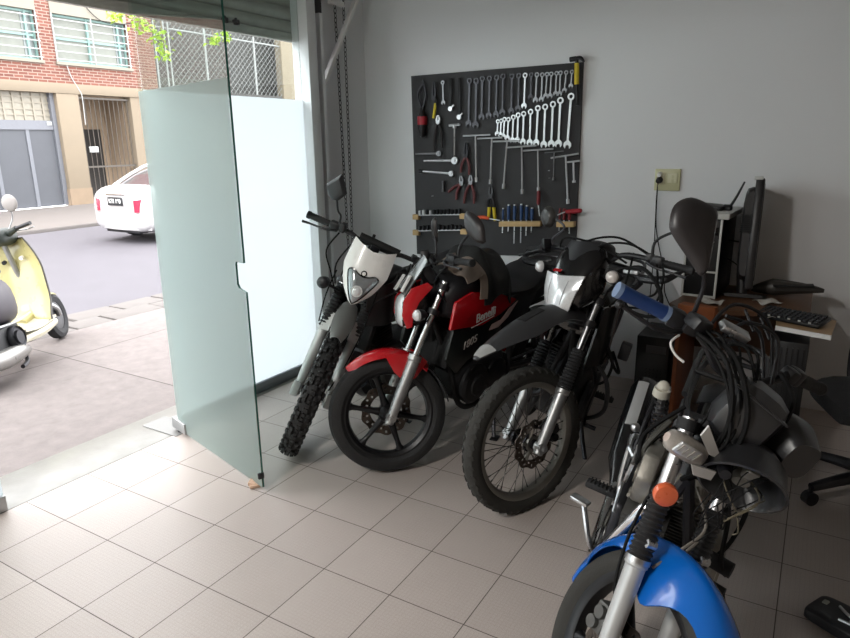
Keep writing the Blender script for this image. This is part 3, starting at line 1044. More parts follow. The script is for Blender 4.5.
pliers((.550, 1.76), 'slip-joint pliers with dark handles and a bright bent jaw', mat('dark_handle', '#241d1f', .5), (.0, .05), [(-.034, -.2), (.027, -.185)], WBRIGHT, hr=.010)
o = wrench((.586, 2.05), (.591, 1.89), WGREY, 'small grey wrench right of the yellow-handled pliers', None, .9)
for x, z, w in ((.654, 1.851, 'left'), (.725, 1.792, 'right')):
    t = hung('hook_wrench', 'dark flat bar wrench with a bright hooked end, %s of the pair' % ('shorter' if w == 'left' else 'longer'), 'wrench', (x, YT - .004, z))
    MB().box((0, 0, (2.06 - z) / 2), (.02, .007, 2.06 - z), bev=.002).build('bar', mat('flat_bar_black', '#1a1a1c', .5, .4), t)
    MB().cyl((0, -.012, 0), (0, .006, 0), .017, n=12).box((.014, -.004, .014), (.04, .01, .013), (0, R(-40), 0), .003).build('hook', WBRIGHT, t)
t = hung('ell_wrench', 'steel socket wrench with a T-shaped head hanging above the horizontal wrenches', 'wrench', (.688, YT - .01, 1.60))
MB().cyl((-.045, 0, .135), (.045, 0, .14), .009, n=8).cyl((0, 0, .135), (0, 0, .115), .014, n=10).build('head', WBRIGHT, t)
MB().cyl((0, 0, .13), (-.002, 0, -.1), .006, n=8).build('shaft', STEEL, t)
for (a, b, m, lb) in (((.349, 1.532), (.556, 1.536), WGREY, 'upper'), ((.422, 1.482), (.690, 1.485), WBRIGHT, 'middle'), ((.389, 1.405), (.660, 1.391), WBRIGHT, 'lower')):
    t = hung('ratchet_handle', '%s of three horizontal ratchet handles by the left edge' % lb, 'ratchet', (b[0], YT - .008, b[1]), 'horizontal ratchets on the tool board')
    q = V((a[0] - b[0], 0, a[1] - b[1]))
    MB().tube([(0, 0, 0), q * .6, q], [.009, .008, .006], 8, 2).build('shaft', m, t)
    MB().cyl((0, -.012, 0), (0, .01, 0), .026 if lb == 'middle' else .02, n=16).cyl((0, -.02, 0), (0, -.01, 0), .009, n=10).build('ratchet_head', m, t)
    if lb == 'lower':
        MB().cyl(q * .92, q * 1.02, .014, n=10).build('end_socket', DARKST, t)
t = hung('deep_socket', 'small dark deep socket hanging under the horizontal ratchets', 'socket', (.592, YT - .01, 1.295))
MB().lathe([(.013, -.04), (.014, -.02), (.012, -.01), (.013, .04)], n=14).build('socket_body', mat('socket_steel', '#5b5b5d', .3, .9), t)
pliers((.782, 1.515), 'long-nose pliers with red handles above the locking pliers', PINKH, (0, .10), [(-.042, -.115), (.026, -.13)], DARKST)
pliers((.745, 1.32), 'locking pliers with worn red handles, left of the pair', PINKH, (-.005, .055), [(-.045, -.12), (-.11, -.065)], WGREY)
pliers((.822, 1.325), 'locking pliers with worn red handles, right of the pair', PINKH, (-.002, .055), [(-.056, -.15), (.028, -.15)], WGREY)
t = pliers((.987, 1.235), 'long cutters with yellow grips in the middle of the tool board', DARKST, (.002, .075), [(-.012, -.10), (.028, -.11)], mat('cutter_head', '#4a4a4c', .35, .9), hr=.010)
for a, b in (((-.012, -.08), (-.017, -.17)), ((.025, -.08), (.036, -.178))):
    MB().tube([(a[0], 0, a[1]), (b[0], 0, b[1])], [.013, .011], 8).build('yellow_sleeve', YELH, t)
t = hung('orange_driver', 'short orange-handled scraper lying across the yellow cutter grips', 'scraper', (.94, YT - .03, 1.077))
MB().tube([(-.045, 0, .002), (0, 0, .004), (.045, 0, -.002)], [.011, .014, .010], 8).build('handle', ORNG, t)
MB().cyl((.045, 0, -.002), (.13, 0, -.012), .004, n=6).build('blade', STEEL, t)
t = hung('red_screwdriver', 'single red-handled screwdriver hanging under a T-handle wrench', 'screwdriver', (1.362, YT - .03, 1.24))
MB().lathe([(.006, .045), (.012, .04), (.014, 0), (.013, -.04), (.007, -.055)], n=12).build('handle', REDH, t)
MB().cyl((0, 0, -.05), (.012, 0, -.13), .004, n=6).build('blade', STEEL, t)
# wooden racks and screwdrivers
for a, b, nm in (((1.066, 1.038), (1.383, 1.056), 'long pale wooden screwdriver rack under the T-handle wrenches'), ((1.50, 1.058), (1.625, 1.064), 'short pale wooden screwdriver rack by the right edge of the board')):
    o = MB().prism([(a[0], a[1] - .018), (b[0], b[1] - .018), (b[0], b[1] + .018), (a[0], a[1] + .018)], .05, MX.Translation((0, YT - .013, 0)), .003).build('screwdriver_rack', WOOD)
    tag(o, nm, 'rack', None)
SD = [((1.088, 1.150), (1.091, 1.048), (1.088, .980)), ((1.132, 1.177), (1.135, 1.050), (1.133, .991)), ((1.178, 1.179), (1.181, 1.053), (1.181, .908)), ((1.228, 1.185), (1.232, 1.055), (1.232, .916)), ((1.270, 1.177), (1.273, 1.057), (1.272, .970)), ((1.309, 1.162), (1.313, 1.059), (1.311, .996))]
SD2 = [((1.513, 1.166), (1.517, 1.07), (1.517, 1.019)), ((1.545, 1.164), (1.549, 1.070), (1.551, 1.02)), ((1.583, 1.153), (1.586, 1.072), (1.590, 1.004))]
for k, (rack, m, lab) in enumerate(((SD, BLUEH, 'blue-handled screwdriver in the long rack, %s from the left'), (SD2, REDH, 'red-handled screwdriver in the short rack, %s from the left'))):
    for i, (a, b, c) in enumerate(rack):
        t = hung('screwdriver', lab % ORD[i], 'screwdriver', (b[0], YT - .02, b[1] + .02), 'screwdrivers in the wooden racks')
        hgt = a[1] - b[1] - .02
        r = .0115 if i not in (0,) else .008
        MB().lathe([(r * .6, 0), (r, .01), (r * .9, hgt * .35), (r * 1.1, hgt * .6), (r, hgt * .93), (r * .5, hgt)], n=10).build('handle', m, t)
        MB().cyl((0, 0, hgt * .94), (0, 0, hgt + .004), r * .8, n=10).build('end_cap', WBRIGHT if k == 0 else REDH, t)
        MB().cyl((0, 0, .005), (c[0] - b[0], 0, c[1] - b[1] - .025), .0045, n=6).build('blade', STEEL, t)
t = hung('red_screwdriver', 'red-handled screwdriver lying across the right edge of the board', 'screwdriver', (1.62, YT - .05, 1.155))
MB().tube([(-.05, 0, -.004), (0, 0, 0), (.05, 0, .006), (.062, 0, .007)], [.012, .016, .015, .006], 10).build('handle', mat('bright_red_grip', '#a82330', .4), t)
MB().cyl((-.05, 0, -.004), (-.11, 0, -.03), .004, n=6).build('blade', STEEL, t)
# hammer on the top right corner
t = hung('hammer', 'claw hammer with yellow and black grip at the top right corner of the board', 'hammer', (1.592, YT - .016, 2.0))
MB().tube([(.012, 0, -.16), (.006, 0, -.06), (0, 0, .03)], [.013, .015, .013], 10).build('grip', BLACK, t)
MB().tube([(.003, -.002, -.03), (-.002, -.002, .10)], .0155, 10).build('yellow_band', YELH, t)
MB().cyl((-.003, 0, .10), (-.006, 0, .135), .012, n=10).build('neck', BLACK, t)
MB().cyl((-.05, 0, .125), (-.01, 0, .128), .016, n=12).tube([(-.01, 0, .128), (.02, 0, .13), (.045, 0, .105)], [.014, .012, .006], 8).build('head', DARKST, t)
# socket rails
for (a, b, lb) in (((.351, 1.070), (.786, 1.095), 'upper'), ((.349, .948), (.793, .980), 'lower')):
    t = hung('socket_rail', '%s steel socket rail with wooden end blocks' % lb, 'rail', (0, YT - .012, 0))
    MB().cyl((a[0], -.01, a[1]), (b[0], -.01, b[1]), .0055, n=8).build('rail', WBRIGHT, t)
    for p in (a, b):
        MB().box((p[0] + (.0 if p is a else -.02), 0, p[1] - .015), (.055, .035, .04), bev=.003).build('end_block', WOOD, t)
    n = 12 if lb == 'upper' else 11
    for i in range(n):
        u = .09 + .80 * i / (n - 1)
        x, z = a[0] + (b[0] - a[0]) * u, a[1] + (b[1] - a[1]) * u
        r = .0135 - .0005 * (i % 4)
        s_ = MB().lathe([(r * .8, 0), (r, .006), (r * 1.02, .03 + .004 * (i % 3)), (r * .55, .032 + .004 * (i % 3)), (r * .5, .012)], n=12).build('socket', WBRIGHT if i < 4 and lb == 'upper' and i != 2 else DARKST)
        s_.location = (x, YT - .022, z + .004)
        tag(s_, '%s socket from the left standing on the %s socket rail' % (ORD[i], lb), 'socket', 'sockets on the %s rail' % lb)
nl = MB()
for x, z in ((.49, 1.22), (.86, 1.24), (1.42, 1.42), (1.425, 1.38), (.72, 1.36)):
    nail(nl, x, z + 0)
for i, (x, z) in enumerate(((.49, 1.22), (1.42, 1.42), (1.425, 1.37))):
    o = nail(MB(), 0, 0).build('nail', WBRIGHT)
    o.location = (x, YT, z)
    tag(o, ['bare nail in the lower left of the tool board', 'bare nail beside the longest chrome wrench, upper of two', 'bare nail beside the longest chrome wrench, lower of two'][i], 'nail')
# ------------------------------------------------------------------ computer corner
LAM = mat('desk_laminate', '#64452f', .5, var=.2, scale=9)
ORW = mat('desk_orange_wood', '#93522c', .5, var=.2, scale=9)
TRAYW = mat('tray_wood', '#a98a66', .5, var=.15, scale=12)
PCB = mat('computer_black', '#121214', .4, var=.1)
PCG = mat('computer_grey', '#c4c4c0', .4, var=.05)
MONB = mat('monitor_black', '#1d1b1d', .4, var=.06)
dk = tag(empty('computer_desk', (2.46, 2.0, 0)), 'brown computer desk with rounded corner against the white wall', 'desk')
pts = [(.62, .98), (.62, .44), (.26, .30), (.12, .22), (.0, .24), (-.06, .34), (-.04, .46), (.0, .98)]
mt = MX.Translation((0, 0, .735)) @ MX.Rotation(R(-90), 4, 'X') @ MX.Scale(-1, 4, (0, 0, 1))


def slab(pts, z0, z1):
    mb = MB()
    n = len(pts)
    mb.v = [(p[0], p[1], z) for z in (z0, z1) for p in pts]
    mb.f = [tuple(range(n)), tuple(range(n, 2 * n))] + [(i, (i + 1) % n, n + (i + 1) % n, n + i) for i in range(n)]
    return mb


slab(pts, .715, .742).build('desktop', LAM, dk, bevel=.003)
slab([(.02, .30), (.0, .24), (.05, .215), (.12, .205), (.19, .225), (.2, .26)], .65, .765).build('rounded_front', ORW, dk, bevel=.004)
MB().box((-.0, .62, .36), (.022, .6, .71), bev=.002).build('side_panel', ORW, dk)
MB().box((.60, .78, .36), (.022, .38, .71), bev=.002).build('side_panel', LAM, dk)
MB().box((.3, .97, .5), (.6, .018, .35), bev=.002).build('back_panel', LAM, dk)
tr_ = slab([(.46, .54), (.74, .48), (.715, .15), (.48, .22)], .690, .708).build('keyboard_tray', TRAYW, dk, bevel=.002)
MB().box((.597, .182, .699), (.25, .008, .022), (0, 0, R(-16.5))).build('tray_edge', WHITEP, tr_)

# desktop computer on the desk: a dark midi tower with a light lid
pc = tag(empty('computer_tower', (2.525, 2.76, .742), (0, 0, R(-3))), 'black computer tower with a light grey top standing on the desk', 'computer')
MB().box((0, 0, .225), (.19, .42, .45), bev=.006).build('case', PCB, pc)
MB().box((.01, -.01, .466), (.235, .46, .032), bev=.006).build('top_cover', PCG, pc)
f = MB()
for c, d in (((-.088, -.215, .225), (.012, .012, .45)), ((.088, -.215, .225), (.012, .012, .45)), ((0, -.215, .008), (.18, .012, .012)), ((0, -.215, .15), (.18, .012, .01)), ((.03, -.216, .165), (.008, .01, .04))):
    f.box(c, d, bev=.002)
f.build('front_frame', PCG, pc)
MB().box((0, -.212, .38), (.15, .006, .045), bev=.002).build('drive_bay', GLOSSB, pc)
MB().cyl((.05, -.212, .32), (.05, -.222, .32), .008, n=10).build('power_button', PCG, pc)
rt = tag(empty('router', (2.52, 2.72, 1.225), (0, 0, R(-14))), 'black router with a raised antenna lying on top of the computer tower', 'router')
MB().body([(-.13, 0, .05, .0, .03, .4), (-.12, 0, .07, .0, .036, .4), (.03, 0, .07, .0, .03, .4), (.07, 0, .06, .0, .022, .4)], 16, 2).build('router_case', BLACK, rt)
MB().cyl((.06, .02, .012), (.10, .02, .012), .02, n=10).build('antenna_joint', BLACK, rt)
MB().tube([(.09, .02, .015), (.12, .03, .08), (.15, .04, .16)], [.008, .007, .005], 8).build('antenna', BLACK, rt)

mo = tag(empty('monitor', (2.76, 2.66, .742), (0, R(10.5), R(94))), 'black flat monitor seen edge-on standing on the desk', 'monitor')
# local: screen faces -y; the edge seen from the room is the left side
MB().box((.03, .0, .35), (.44, .045, .60), bev=.012).build('bezel', MONB, mo)
MB().body([(-.18, .03, .03, .12, .58, .5), (-.12, .03, .042, .10, .61, .5), (.15, .03, .042, .10, .61, .5), (.24, .03, .03, .12, .58, .5)], 16, 3).build('rear_shell', MONB, mo)
MB().box((.03, -.024, .36), (.40, .002, .52)).build('screen', mat('screen_off', '#08090b', .15), mo)
sl = MB()
for k in range(9):
    sl.box((-.205, .05, .36 + k * .011), (.006, .05, .005))
sl.build('vent_slots', MATTE, mo)
MB().box((-.185, .01, .648), (.02, .045, .02), bev=.006).build('corner_cap', PCG, mo)
MB().body([(-.05, .02, .1, 0, .02, .5), (.05, .02, .12, 0, .022, .5), (.15, .02, .1, 0, .02, .5)], 16, 3).cyl((.04, .03, .01), (.04, .04, .14), .03).build('stand', MONB, mo)
kb_ = tag(empty('keyboard', (3.0, 2.36, .718), (R(8), 0, R(-22))), 'black keyboard tilted on the wooden tray at the right of the desk', 'keyboard')
MB().box((0, 0, .012), (.32, .14, .02), bev=.005).build('keyboard_case', PCB, kb_)
ks = MB()
for r in range(5):
    for c in range(12):
        ks.box((-.139 + c * .0253, -.052 + r * .0255, .027), (.019, .019, .010), bev=.002)
ks.build('keys', mat('key_black', '#26262a', .45), kb_)
for i in range(6):
    MB().box((-.135 + i * .05, -.063, .024), (.011, .008, .006)).build('key_light', PCG, kb_)
# things lying about on the desk
o = tag(MB().tube([(-.16, 0, .04), (-.05, .01, .06), (.1, 0, .07), (.2, .0, .066)], [.012, .05, .03, .01], 10).build('bag', mat('crumpled_bag', '#3a3734', .4, var=.4, scale=30)), 'crumpled dark plastic bag on the desk behind the monitor', 'bag')
o.location = (2.93, 2.72, .742)
o = tag(MB().box((0, 0, .012), (.20, .08, .007), (0, R(-4), R(6)), .002).build('folder', MATTE), 'thin dark folder lying on the bag behind the monitor', 'folder')
o.location = (2.98, 2.70, .815)
PAPER = mat('paper', '#b8b4ae', .8, var=.1)
for k, (x, y, z, r, lb) in enumerate(((2.93, 2.36, .709, .3, 'crumpled pale paper beside the keyboard on the tray'), (2.60, 2.42, .742, -.3, 'folded pale paper at the front of the desk'), (2.87, 2.56, .742, .8, 'pale paper scrap at the foot of the monitor'))):
    mb = MB().sheet(lambda u, v: ((u - .5) * .12, (v - .5) * .09, .012 + .012 * math.sin(7 * u + k) * math.cos(6 * v + k)), 8, 8, .002)
    o = tag(mb.build('paper', PAPER), lb, 'paper')
    o.location = (x, y, z)
    o.rotation_euler = (0, 0, r)
cb = tag(empty('computer_cable', (2.72, 2.74, .0)), 'black cables looping between the computer tower and the monitor', 'cable')
MB().tube([(-.10, .02, 1.05), (.0, 0, 1.04), (.05, -.08, 1.045)], .004, 6).tube([(-.12, .05, .95), (-.02, 0, .9), (.04, -.06, .85)], .004, 6).build('cable', CABLE, cb)
# second computer under the desk
p2 = tag(empty('spare_computer', (2.27, 2.83, 0)), 'black computer tower with a grey label standing on the floor beside the desk', 'computer')
MB().box((0, 0, .22), (.20, .36, .44), bev=.008).build('case', PCB, p2)
MB().box((.02, -.182, .36), (.12, .004, .05), bev=.001).build('label', mat('label_grey', '#6d6e72', .5), p2)
f = MB()
for i in range(5):
    for k in range(4):
        f.cyl((-.03 + i * .022, -.181, .16 + k * .022), (-.03 + i * .022, -.184, .16 + k * .022), .006, n=6)
f.build('vent', MATTE, p2)
p3 = tag(empty('floor_computer', (3.03, 2.42, 0)), 'tall dark computer case standing on the floor under the keyboard tray', 'computer')
MB().box((-.02, .0, .31), (.17, .3, .62), bev=.008).build('case', mat('case_charcoal', '#1f1f21', .45), p3)
f = MB()
for k in range(6):
    f.box((.0 - .08 + k * .025, -.152, .31), (.006, .004, .56))
f.build('front_ribs', PCB, p3)

# swivel chair at the right edge of the frame
oc = tag(empty('office_chair', (3.43, 2.0, 0), (0, 0, R(200))), 'black swivel office chair partly cut off beside the desk', 'chair')
FAB = mat('chair_fabric', '#131315', .85, bump=.2, bscale=120)
for k in range(5):
    a = 2 * PI * k / 5 + .35
    c, s_ = math.cos(a), math.sin(a)
    l = MB().tube([(0, 0, .12), (.16 * c, .16 * s_, .11), (.33 * c, .33 * s_, .085)], [.035, .028, .02], 8).build('base_arm', BLACK, oc)
    MB().cyl((.33 * c - .02 * s_, .33 * s_ + .02 * c, .032), (.33 * c + .02 * s_, .33 * s_ - .02 * c, .032), .032, n=14).cyl((.33 * c, .33 * s_, .03), (.33 * c, .33 * s_, .09), .01).build('caster', BLACK, l)
MB().cyl((0, 0, .1), (0, 0, .42), .03).build('gas_column', DARKST, oc)
MB().body([(-.24, 0, .2, .43, .50, .5), (-.15, 0, .24, .42, .52, .5), (.15, 0, .25, .42, .52, .5), (.26, 0, .2, .42, .49, .5)], 22, 3).build('seat', FAB, oc)
MB().sheet(lambda u, v: (-.24 - .14 * u - .06 * (1 - (2 * v - 1) ** 2), (2 * v - 1) * (.23 - .03 * u), .56 + u * .42), 12, 12, .05).build('backrest', FAB, oc, sub=1)
MB().tube([(-.1, 0, .44), (-.3, 0, .45), (-.37, 0, .6)], .02, 8).build('back_bracket', BLACK, oc)
for s_ in (1, -1):
    MB().tube([(.05, s_ * .24, .45), (.05, s_ * .30, .5), (.05, s_ * .30, .66), (.0, s_ * .29, .69), (-.18, s_ * .28, .69), (-.2, s_ * .28, .66)], .014, 8).build('armrest', BLACK, oc)
# ------------------------------------------------------------------ motorbikes
# bike space: x forward, y to the rider's left, z up; the unsteered front axle at (0, 0, r)
TYRE = mat('tyre_black', '#1a1a1b', .75, var=.2, scale=30, bump=.2, bscale=120)
TYREG = mat('tyre_dusty', '#2b2a27', .85, var=.25, scale=14, bump=.2, bscale=120)
REDP = mat('red_paint', '#b5121c', .22, var=.06, coat=.6)
BLUEP = mat('blue_paint', '#0a5fb8', .22, var=.06, coat=.7)
RIMB = mat('rim_black', '#1c1c1e', .35, .4, var=.1)
RIMS = mat('rim_dull_alloy', '#85827c', .4, .85, var=.15, scale=30)
DISC = mat('brake_disc', '#544c46', .3, .95, var=.2, scale=40)
VINYL = mat('seat_vinyl', '#17171a', .55, bump=.15, bscale=150)
ORANGE = mat('reflector_orange', '#d8643a', .3, var=.12, scale=60, coat=.6)
AMBER = mat('signal_amber_clear', '#d6d0cb', .2, .2, var=.3, scale=70, coat=.6)
MIRB = mat('mirror_shell', '#2b2829', .4, var=.05)
MIRG = mat('mirror_glass', '#b9bdc2', .03, 1., var=.0)
SPOKEM = mat('spoke_steel', '#4e4c49', .4, .8)


class Bike:
    def __init__(s, label, r, rake, off, pos, head, steer, lean, lift=0.):
        s.r, s.rake, s.off = r, R(rake), off
        s.root = tag(empty('motorcycle', (pos[0], pos[1], lift), (R(-lean), 0, R(head))), label, 'motorcycle')
        s.a = V((-math.sin(s.rake), 0, math.cos(s.rake)))
        s.u = V((math.cos(s.rake), 0, math.sin(s.rake)))
        s.p0 = V((0, 0, r)) - s.u * off
        s.S = MX.Translation(s.p0) @ MX.Rotation(R(steer), 4, s.a) @ MX.Translation(-s.p0)

    def fk(s, w, y=0., u=0.):
        p = V((0, 0, s.r)) + s.a * w + s.u * u
        p.y += y
        return p

    def P(s, name, mb, m, st=True, parent=None, **k):
        """a part; st: turns with the bars. sub-parts inherit the turn from their part"""
        if parent is not None:
            return mb.build(name, m, parent, **k)
        return mb.build(name, m, s.root, s.S if st else None, **k)


def tyre_mb(r, ri, hw, kind):
    pr = [(ri, -hw * .62), (ri + (r - ri) * .25, -hw * .95), (ri + (r - ri) * .55, -hw), (r - (r - ri) * .16, -hw * .80), (r - .004, -hw * .42), (r, 0), (r - .004, hw * .42), (r - (r - ri) * .16, hw * .80), (ri + (r - ri) * .55, hw), (ri + (r - ri) * .25, hw * .95), (ri, hw * .62)]
    if kind == 'knobby':
        pr = [(q[0] - .012 * (q[0] - ri) / (r - ri), q[1]) for q in pr]
    mb = MB().lathe(pr, ax=(0, 1, 0), n=64, closed=True)
    if kind == 'knobby':
        n = 46
        for k in range(n):
            t = 2 * PI * k / n
            for (y, rr, tilt, dt, sx, sy) in ((.0, r - .007, 0, 0 if k % 2 else .5, .022, .026), (hw * .5, r - .011, .42, .5 if k % 2 else 0, .022, .019), (-hw * .5, r - .011, -.42, .5 if k % 2 else 0, .022, .019), (hw * .84, r - .022, .95, .25, .023, .019), (-hw * .84, r - .022, -.95, .25, .023, .019), (0, r - .009, 0, 0 if not k % 2 else .5, .016, .014)):
                a = t + dt * 2 * PI / n
                m = MX.Rotation(a, 4, 'Y') @ MX.Translation((0, y, rr)) @ MX.Rotation(-tilt, 4, 'X')
                v = MB().box((0, 0, 0), (sx, sy, .016), bev=.002)
                mb.add(v.v, v.f, m)
    if kind == 'tread':
        n = 44
        for k in range(n):
            t = 2 * PI * k / n
            for y, tw, dt in ((hw * .66, .5, 0), (-hw * .66, -.5, .5)):
                a = t + dt * 2 * PI / n
                m = MX.Rotation(a, 4, 'Y') @ MX.Translation((0, y, r - .0105)) @ MX.Rotation(-math.copysign(.62, y), 4, 'X') @ MX.Rotation(tw, 4, 'Z')
                v = MB().box((0, 0, 0), (.026, .024, .010), bev=.002)
                mb.add(v.v, v.f, m)
    return mb


def disc_mb(ro, ri, y, th=.004, petals=0):
    mb = MB()
    na, nr = 72, 4
    P = []
    for i in range(na):
        a = 2 * PI * i / na
        out = ro - (.005 * (1 + math.cos(petals * a)) if petals else 0)
        P.append([(ri + (out - ri) * j / nr, a) for j in range(nr + 1)])
    for s in (-1, 1):
        for i in range(na):
            for j in range(nr + 1):
                q, a = P[i][j]
                mb.v.append((q * math.cos(a), y + s * th / 2, q * math.sin(a)))
    w = nr + 1
    off = na * w
    hole = lambda i, j: (j == 2 and i % 6 in (0,)) or (j == 1 and i % 6 == 3)
    for i in range(na):
        i2 = (i + 1) % na
        for j in range(nr):
            if hole(i, j):
                for (p, q) in (((i, j), (i2, j)), ((i2, j), (i2, j + 1)), ((i2, j + 1), (i, j + 1)), ((i, j + 1), (i, j))):
                    A, B = p[0] * w + p[1], q[0] * w + q[1]
                    mb.f.append((A, B, B + off, A + off))
                continue
            A = [i * w + j, i2 * w + j, i2 * w + j + 1, i * w + j + 1]
            mb.f.append(tuple(A))
            mb.f.append(tuple(x + off for x in A[::-1]))
        for j in (0, nr):
            A, B = i * w + j, i2 * w + j
            mb.f.append((A, B, B + off, A + off))
    return mb


def wheel(B, name, x, r, ri, hw, tk, tm, rm, kind, st, n=6, disc=None, hub=None, wm=None):
    """front or rear wheel: tyre, rim, hub, spokes, brake disc as sub-parts"""
    mx = MX.Translation((x, 0, r))
    if st:
        mx = B.S @ mx
    w = empty(name, parent=B.root, mx=mx)
    tyre_mb(r, ri, hw, tk).build('tyre', tm, w)
    rw = hw * .62
    MB().lathe([(ri + .006, -rw - .004), (ri + .004, -rw + .003), (ri - .016, -rw * .45), (ri - .018, rw * .45), (ri + .004, rw - .003), (ri + .006, rw + .004), (ri - .004, rw + .004), (ri - .020, rw * .75), (ri - .026, 0), (ri - .020, -rw * .75), (ri - .004, -rw - .004)], ax=(0, 1, 0), n=64, closed=True).build('rim', rm, w)
    if kind == 'wire':
        MB().lathe([(.012, -.07), (.022, -.065), (.024, -.045), (.042, -.042), (.042, -.032), (.026, -.028), (.026, .028), (.042, .032), (.042, .042), (.024, .045), (.022, .065), (.012, .07)], ax=(0, 1, 0), n=24).build('hub', hub or ALU, w)
        base = None
        N = 36
        for k in range(N):
            a = 2 * PI * k / N
            y0 = .036 if k % 2 else -.036
            sw = .42 if (k // 2) % 2 else -.42
            h = V((.038 * math.cos(a + sw * 2.2), y0, .038 * math.sin(a + sw * 2.2)))
            t = V(((ri - .02) * math.cos(a), y0 * .12, (ri - .02) * math.sin(a)))
            mb = MB().cyl(h, t, .0019, n=5)
            mb.cyl(t, t + (h - t).normalized() * .02, .0032, n=5)
            mb.build('spoke', SPOKEM, w)
    else:
        mb = MB().lathe([(.012, -.065), (.03, -.062), (.045, -.04), (.048, -.02), (.048, .02), (.045, .04), (.03, .062), (.012, .065)], ax=(0, 1, 0), n=24)
        mb.build('hub', hub or rm, w)
        for k in range(n):
            a = 2 * PI * k / n + (.26 if n == 6 else 0)
            secs = []
            for q, wd, dp in ((.036, .024, .024), (.08, .017, .020), (ri * .7, .013, .016), (ri - .04, .015, .016), (ri - .018, .027, .02)):
                c = V((q * math.cos(a), 0, q * math.sin(a)))
                tg = V((-math.sin(a), 0, math.cos(a)))
                secs.append([c + tg * (wd * math.cos(t)) + V((0, dp * math.sin(t), 0)) for t in [2 * PI * j / 10 for j in range(10)]])
            MB().rings(secs).build('wheel_spoke', rm, w)
    if disc:
        ro, y = disc
        d = disc_mb(ro, ro * .62, y, petals=10).build('brake_disc', DISC, w)
        cr = MB()
        for k in range(5):
            a = 2 * PI * k / 5
            cr.tube([(.03 * math.cos(a), y * .8, .03 * math.sin(a)), (ro * .66 * math.cos(a + .25), y, ro * .66 * math.sin(a + .25))], .008, 6)
        cr.lathe([(.02, y * .7), (.036, y * .75), (.036, y), (.02, y)], ax=(0, 1, 0), n=18)
        cr.build('disc_carrier', rm, d)
    return w


RUBG = mat('gaiter_rubber', '#2a2a2b', .4, bump=.05)


def bellows(a, b, r0, r1, n):
    a, b = V(a), V(b)
    L = (b - a).length
    pr = []
    for k in range(n):
        t = k / n
        r = r0 + (r1 - r0) * t
        pr += [(r * .80, L * t), (r, L * (t + .5 / n))]
    pr.append((r1 * .8, L))
    return MB().lathe(pr, a, b - a, n=18)


def leg(B, y, top, slider, tm, sm, rt=.0165, rs=.027, gait=None, foot=True):
    """one fork leg: slider, chrome tube, optional gaiter"""
    mb = MB().lathe([(rs * .55, -.035), (rs * .8, -.03), (rs * .85, .03), (rs * .95, .08), (rs, slider * .6), (rs * 1.03, slider - .03), (rs * 1.18, slider - .025), (rs * 1.15, slider), (rt, slider)], B.fk(0, y), B.a, n=18)
    if foot:
        mb.cyl(B.fk(0, y - .02), B.fk(0, y + .02), .024, n=16)
        mb.cyl(B.fk(0, y + math.copysign(.02, y)), B.fk(0, y + math.copysign(.034, y)), .012, n=6)
    s = B.P('fork_slider', mb, sm)
    B.P('fork_tube', MB().cyl(B.fk(slider - .02, y), B.fk(top, y), rt, n=18), tm)
    if gait:
        B.P('fork_gaiter', bellows(B.fk(slider - .012, y), B.fk(gait, y), rs * 1.3, rs * 1.1, 13), RUBBER)
    return s


def clamp(B, w, y, th=.03, m=None):
    pts = [(-.05, -.02), (-.05, .02)]
    mb = MB()
    for s in (1, -1):
        mb.cyl(B.fk(w - th / 2, s * y), B.fk(w + th / 2, s * y), .028, n=16)
    f = MX((B.u, V((0, 1, 0)), B.a)).transposed()
    mb.box(B.fk(w, 0, -.012), (.055, 2 * y, th * .9), f, .006)
    mb.cyl(B.fk(w - .03, 0, -B.off), B.fk(w + .03, 0, -B.off), .028, n=14)
    return B.P('triple_clamp', mb, m or BLACK)


def arch(cx, cz, rr, a0, a1, hw, drop=.03, flare=0.):
    """fender surface over a wheel; a in degrees from straight ahead, hw(u) half width"""
    def fn(u, v):
        a = R(a0 + (a1 - a0) * u)
        s = 2 * v - 1
        h = hw(u) if callable(hw) else hw
        q = (rr(u) if callable(rr) else rr) - (drop(u) if callable(drop) else drop) * abs(s) ** 2.4
        return (cx + q * math.cos(a), h * s, cz + q * math.sin(a))
    return fn


def mirror_head(c, face, up, w, h, d=.03, shape=None, smooth=4):
    """shell and glass outline in the plane across 'face'; returns (shell, glass)"""
    f = V(face).normalized()
    x = V(up).cross(f).normalized()
    z = f.cross(x)
    c = V(c)
    shape = shape or [(-.5, .15), (-.42, .5), (0, .56), (.42, .5), (.5, .15), (.32, -.4), (0, -.54), (-.32, -.4)]
    P = [V((p[0] * w, p[1] * h, 0)) for p in shape]
    P = crom(P + [P[0]], smooth)[:-1]
    ctr = V((0, 0, 0))
    rs = []
    for k, off in ((1.0, 0), (1.0, .006), (.93, d * .55), (.7, d * .9), (.25, d)):
        rs.append([c + x * (p.x * k) + z * (p.y * k) - f * off for p in P])
    sh = MB().rings(rs)
    g = MB()
    g.v = [tuple(c + x * p.x * .93 + z * p.y * .93 + f * .0015) for p in P]
    g.f = [tuple(range(len(P)))]
    return sh, g


def mirror(B, base, bends, c, face, up, w, h, stem=.005, m=None, shape=None, d=.03, stm=None, smooth=4):
    s = B.P('mirror', mirror_head(c, face, up, w, h, d, shape, smooth)[0], m or MIRB)
    mirror_head(c, face, up, w, h, d, shape, smooth)[1].build('mirror_glass', MIRG, s)
    MB().tube([base] + bends + [V(c) - V(face).normalized() * d * .5], stem, 8).build('mirror_stem', stm or BLACK, s)
    return s


def signal(B, p, d, m=AMBER, st=True, r=.03, shell=None):
    d = V(d).normalized()
    p = V(p)
    s = B.P('turn_signal', MB().lathe([(r * .3, -.05), (r * .75, -.035), (r, -.008), (r, .0)], p, d, n=18), shell or BLACK, st)
    MB().lathe([(r * .97, 0), (r * .9, .012), (r * .55, .022), (.002, .026)], p, d, n=18).build('signal_lens', m, s)
    return s


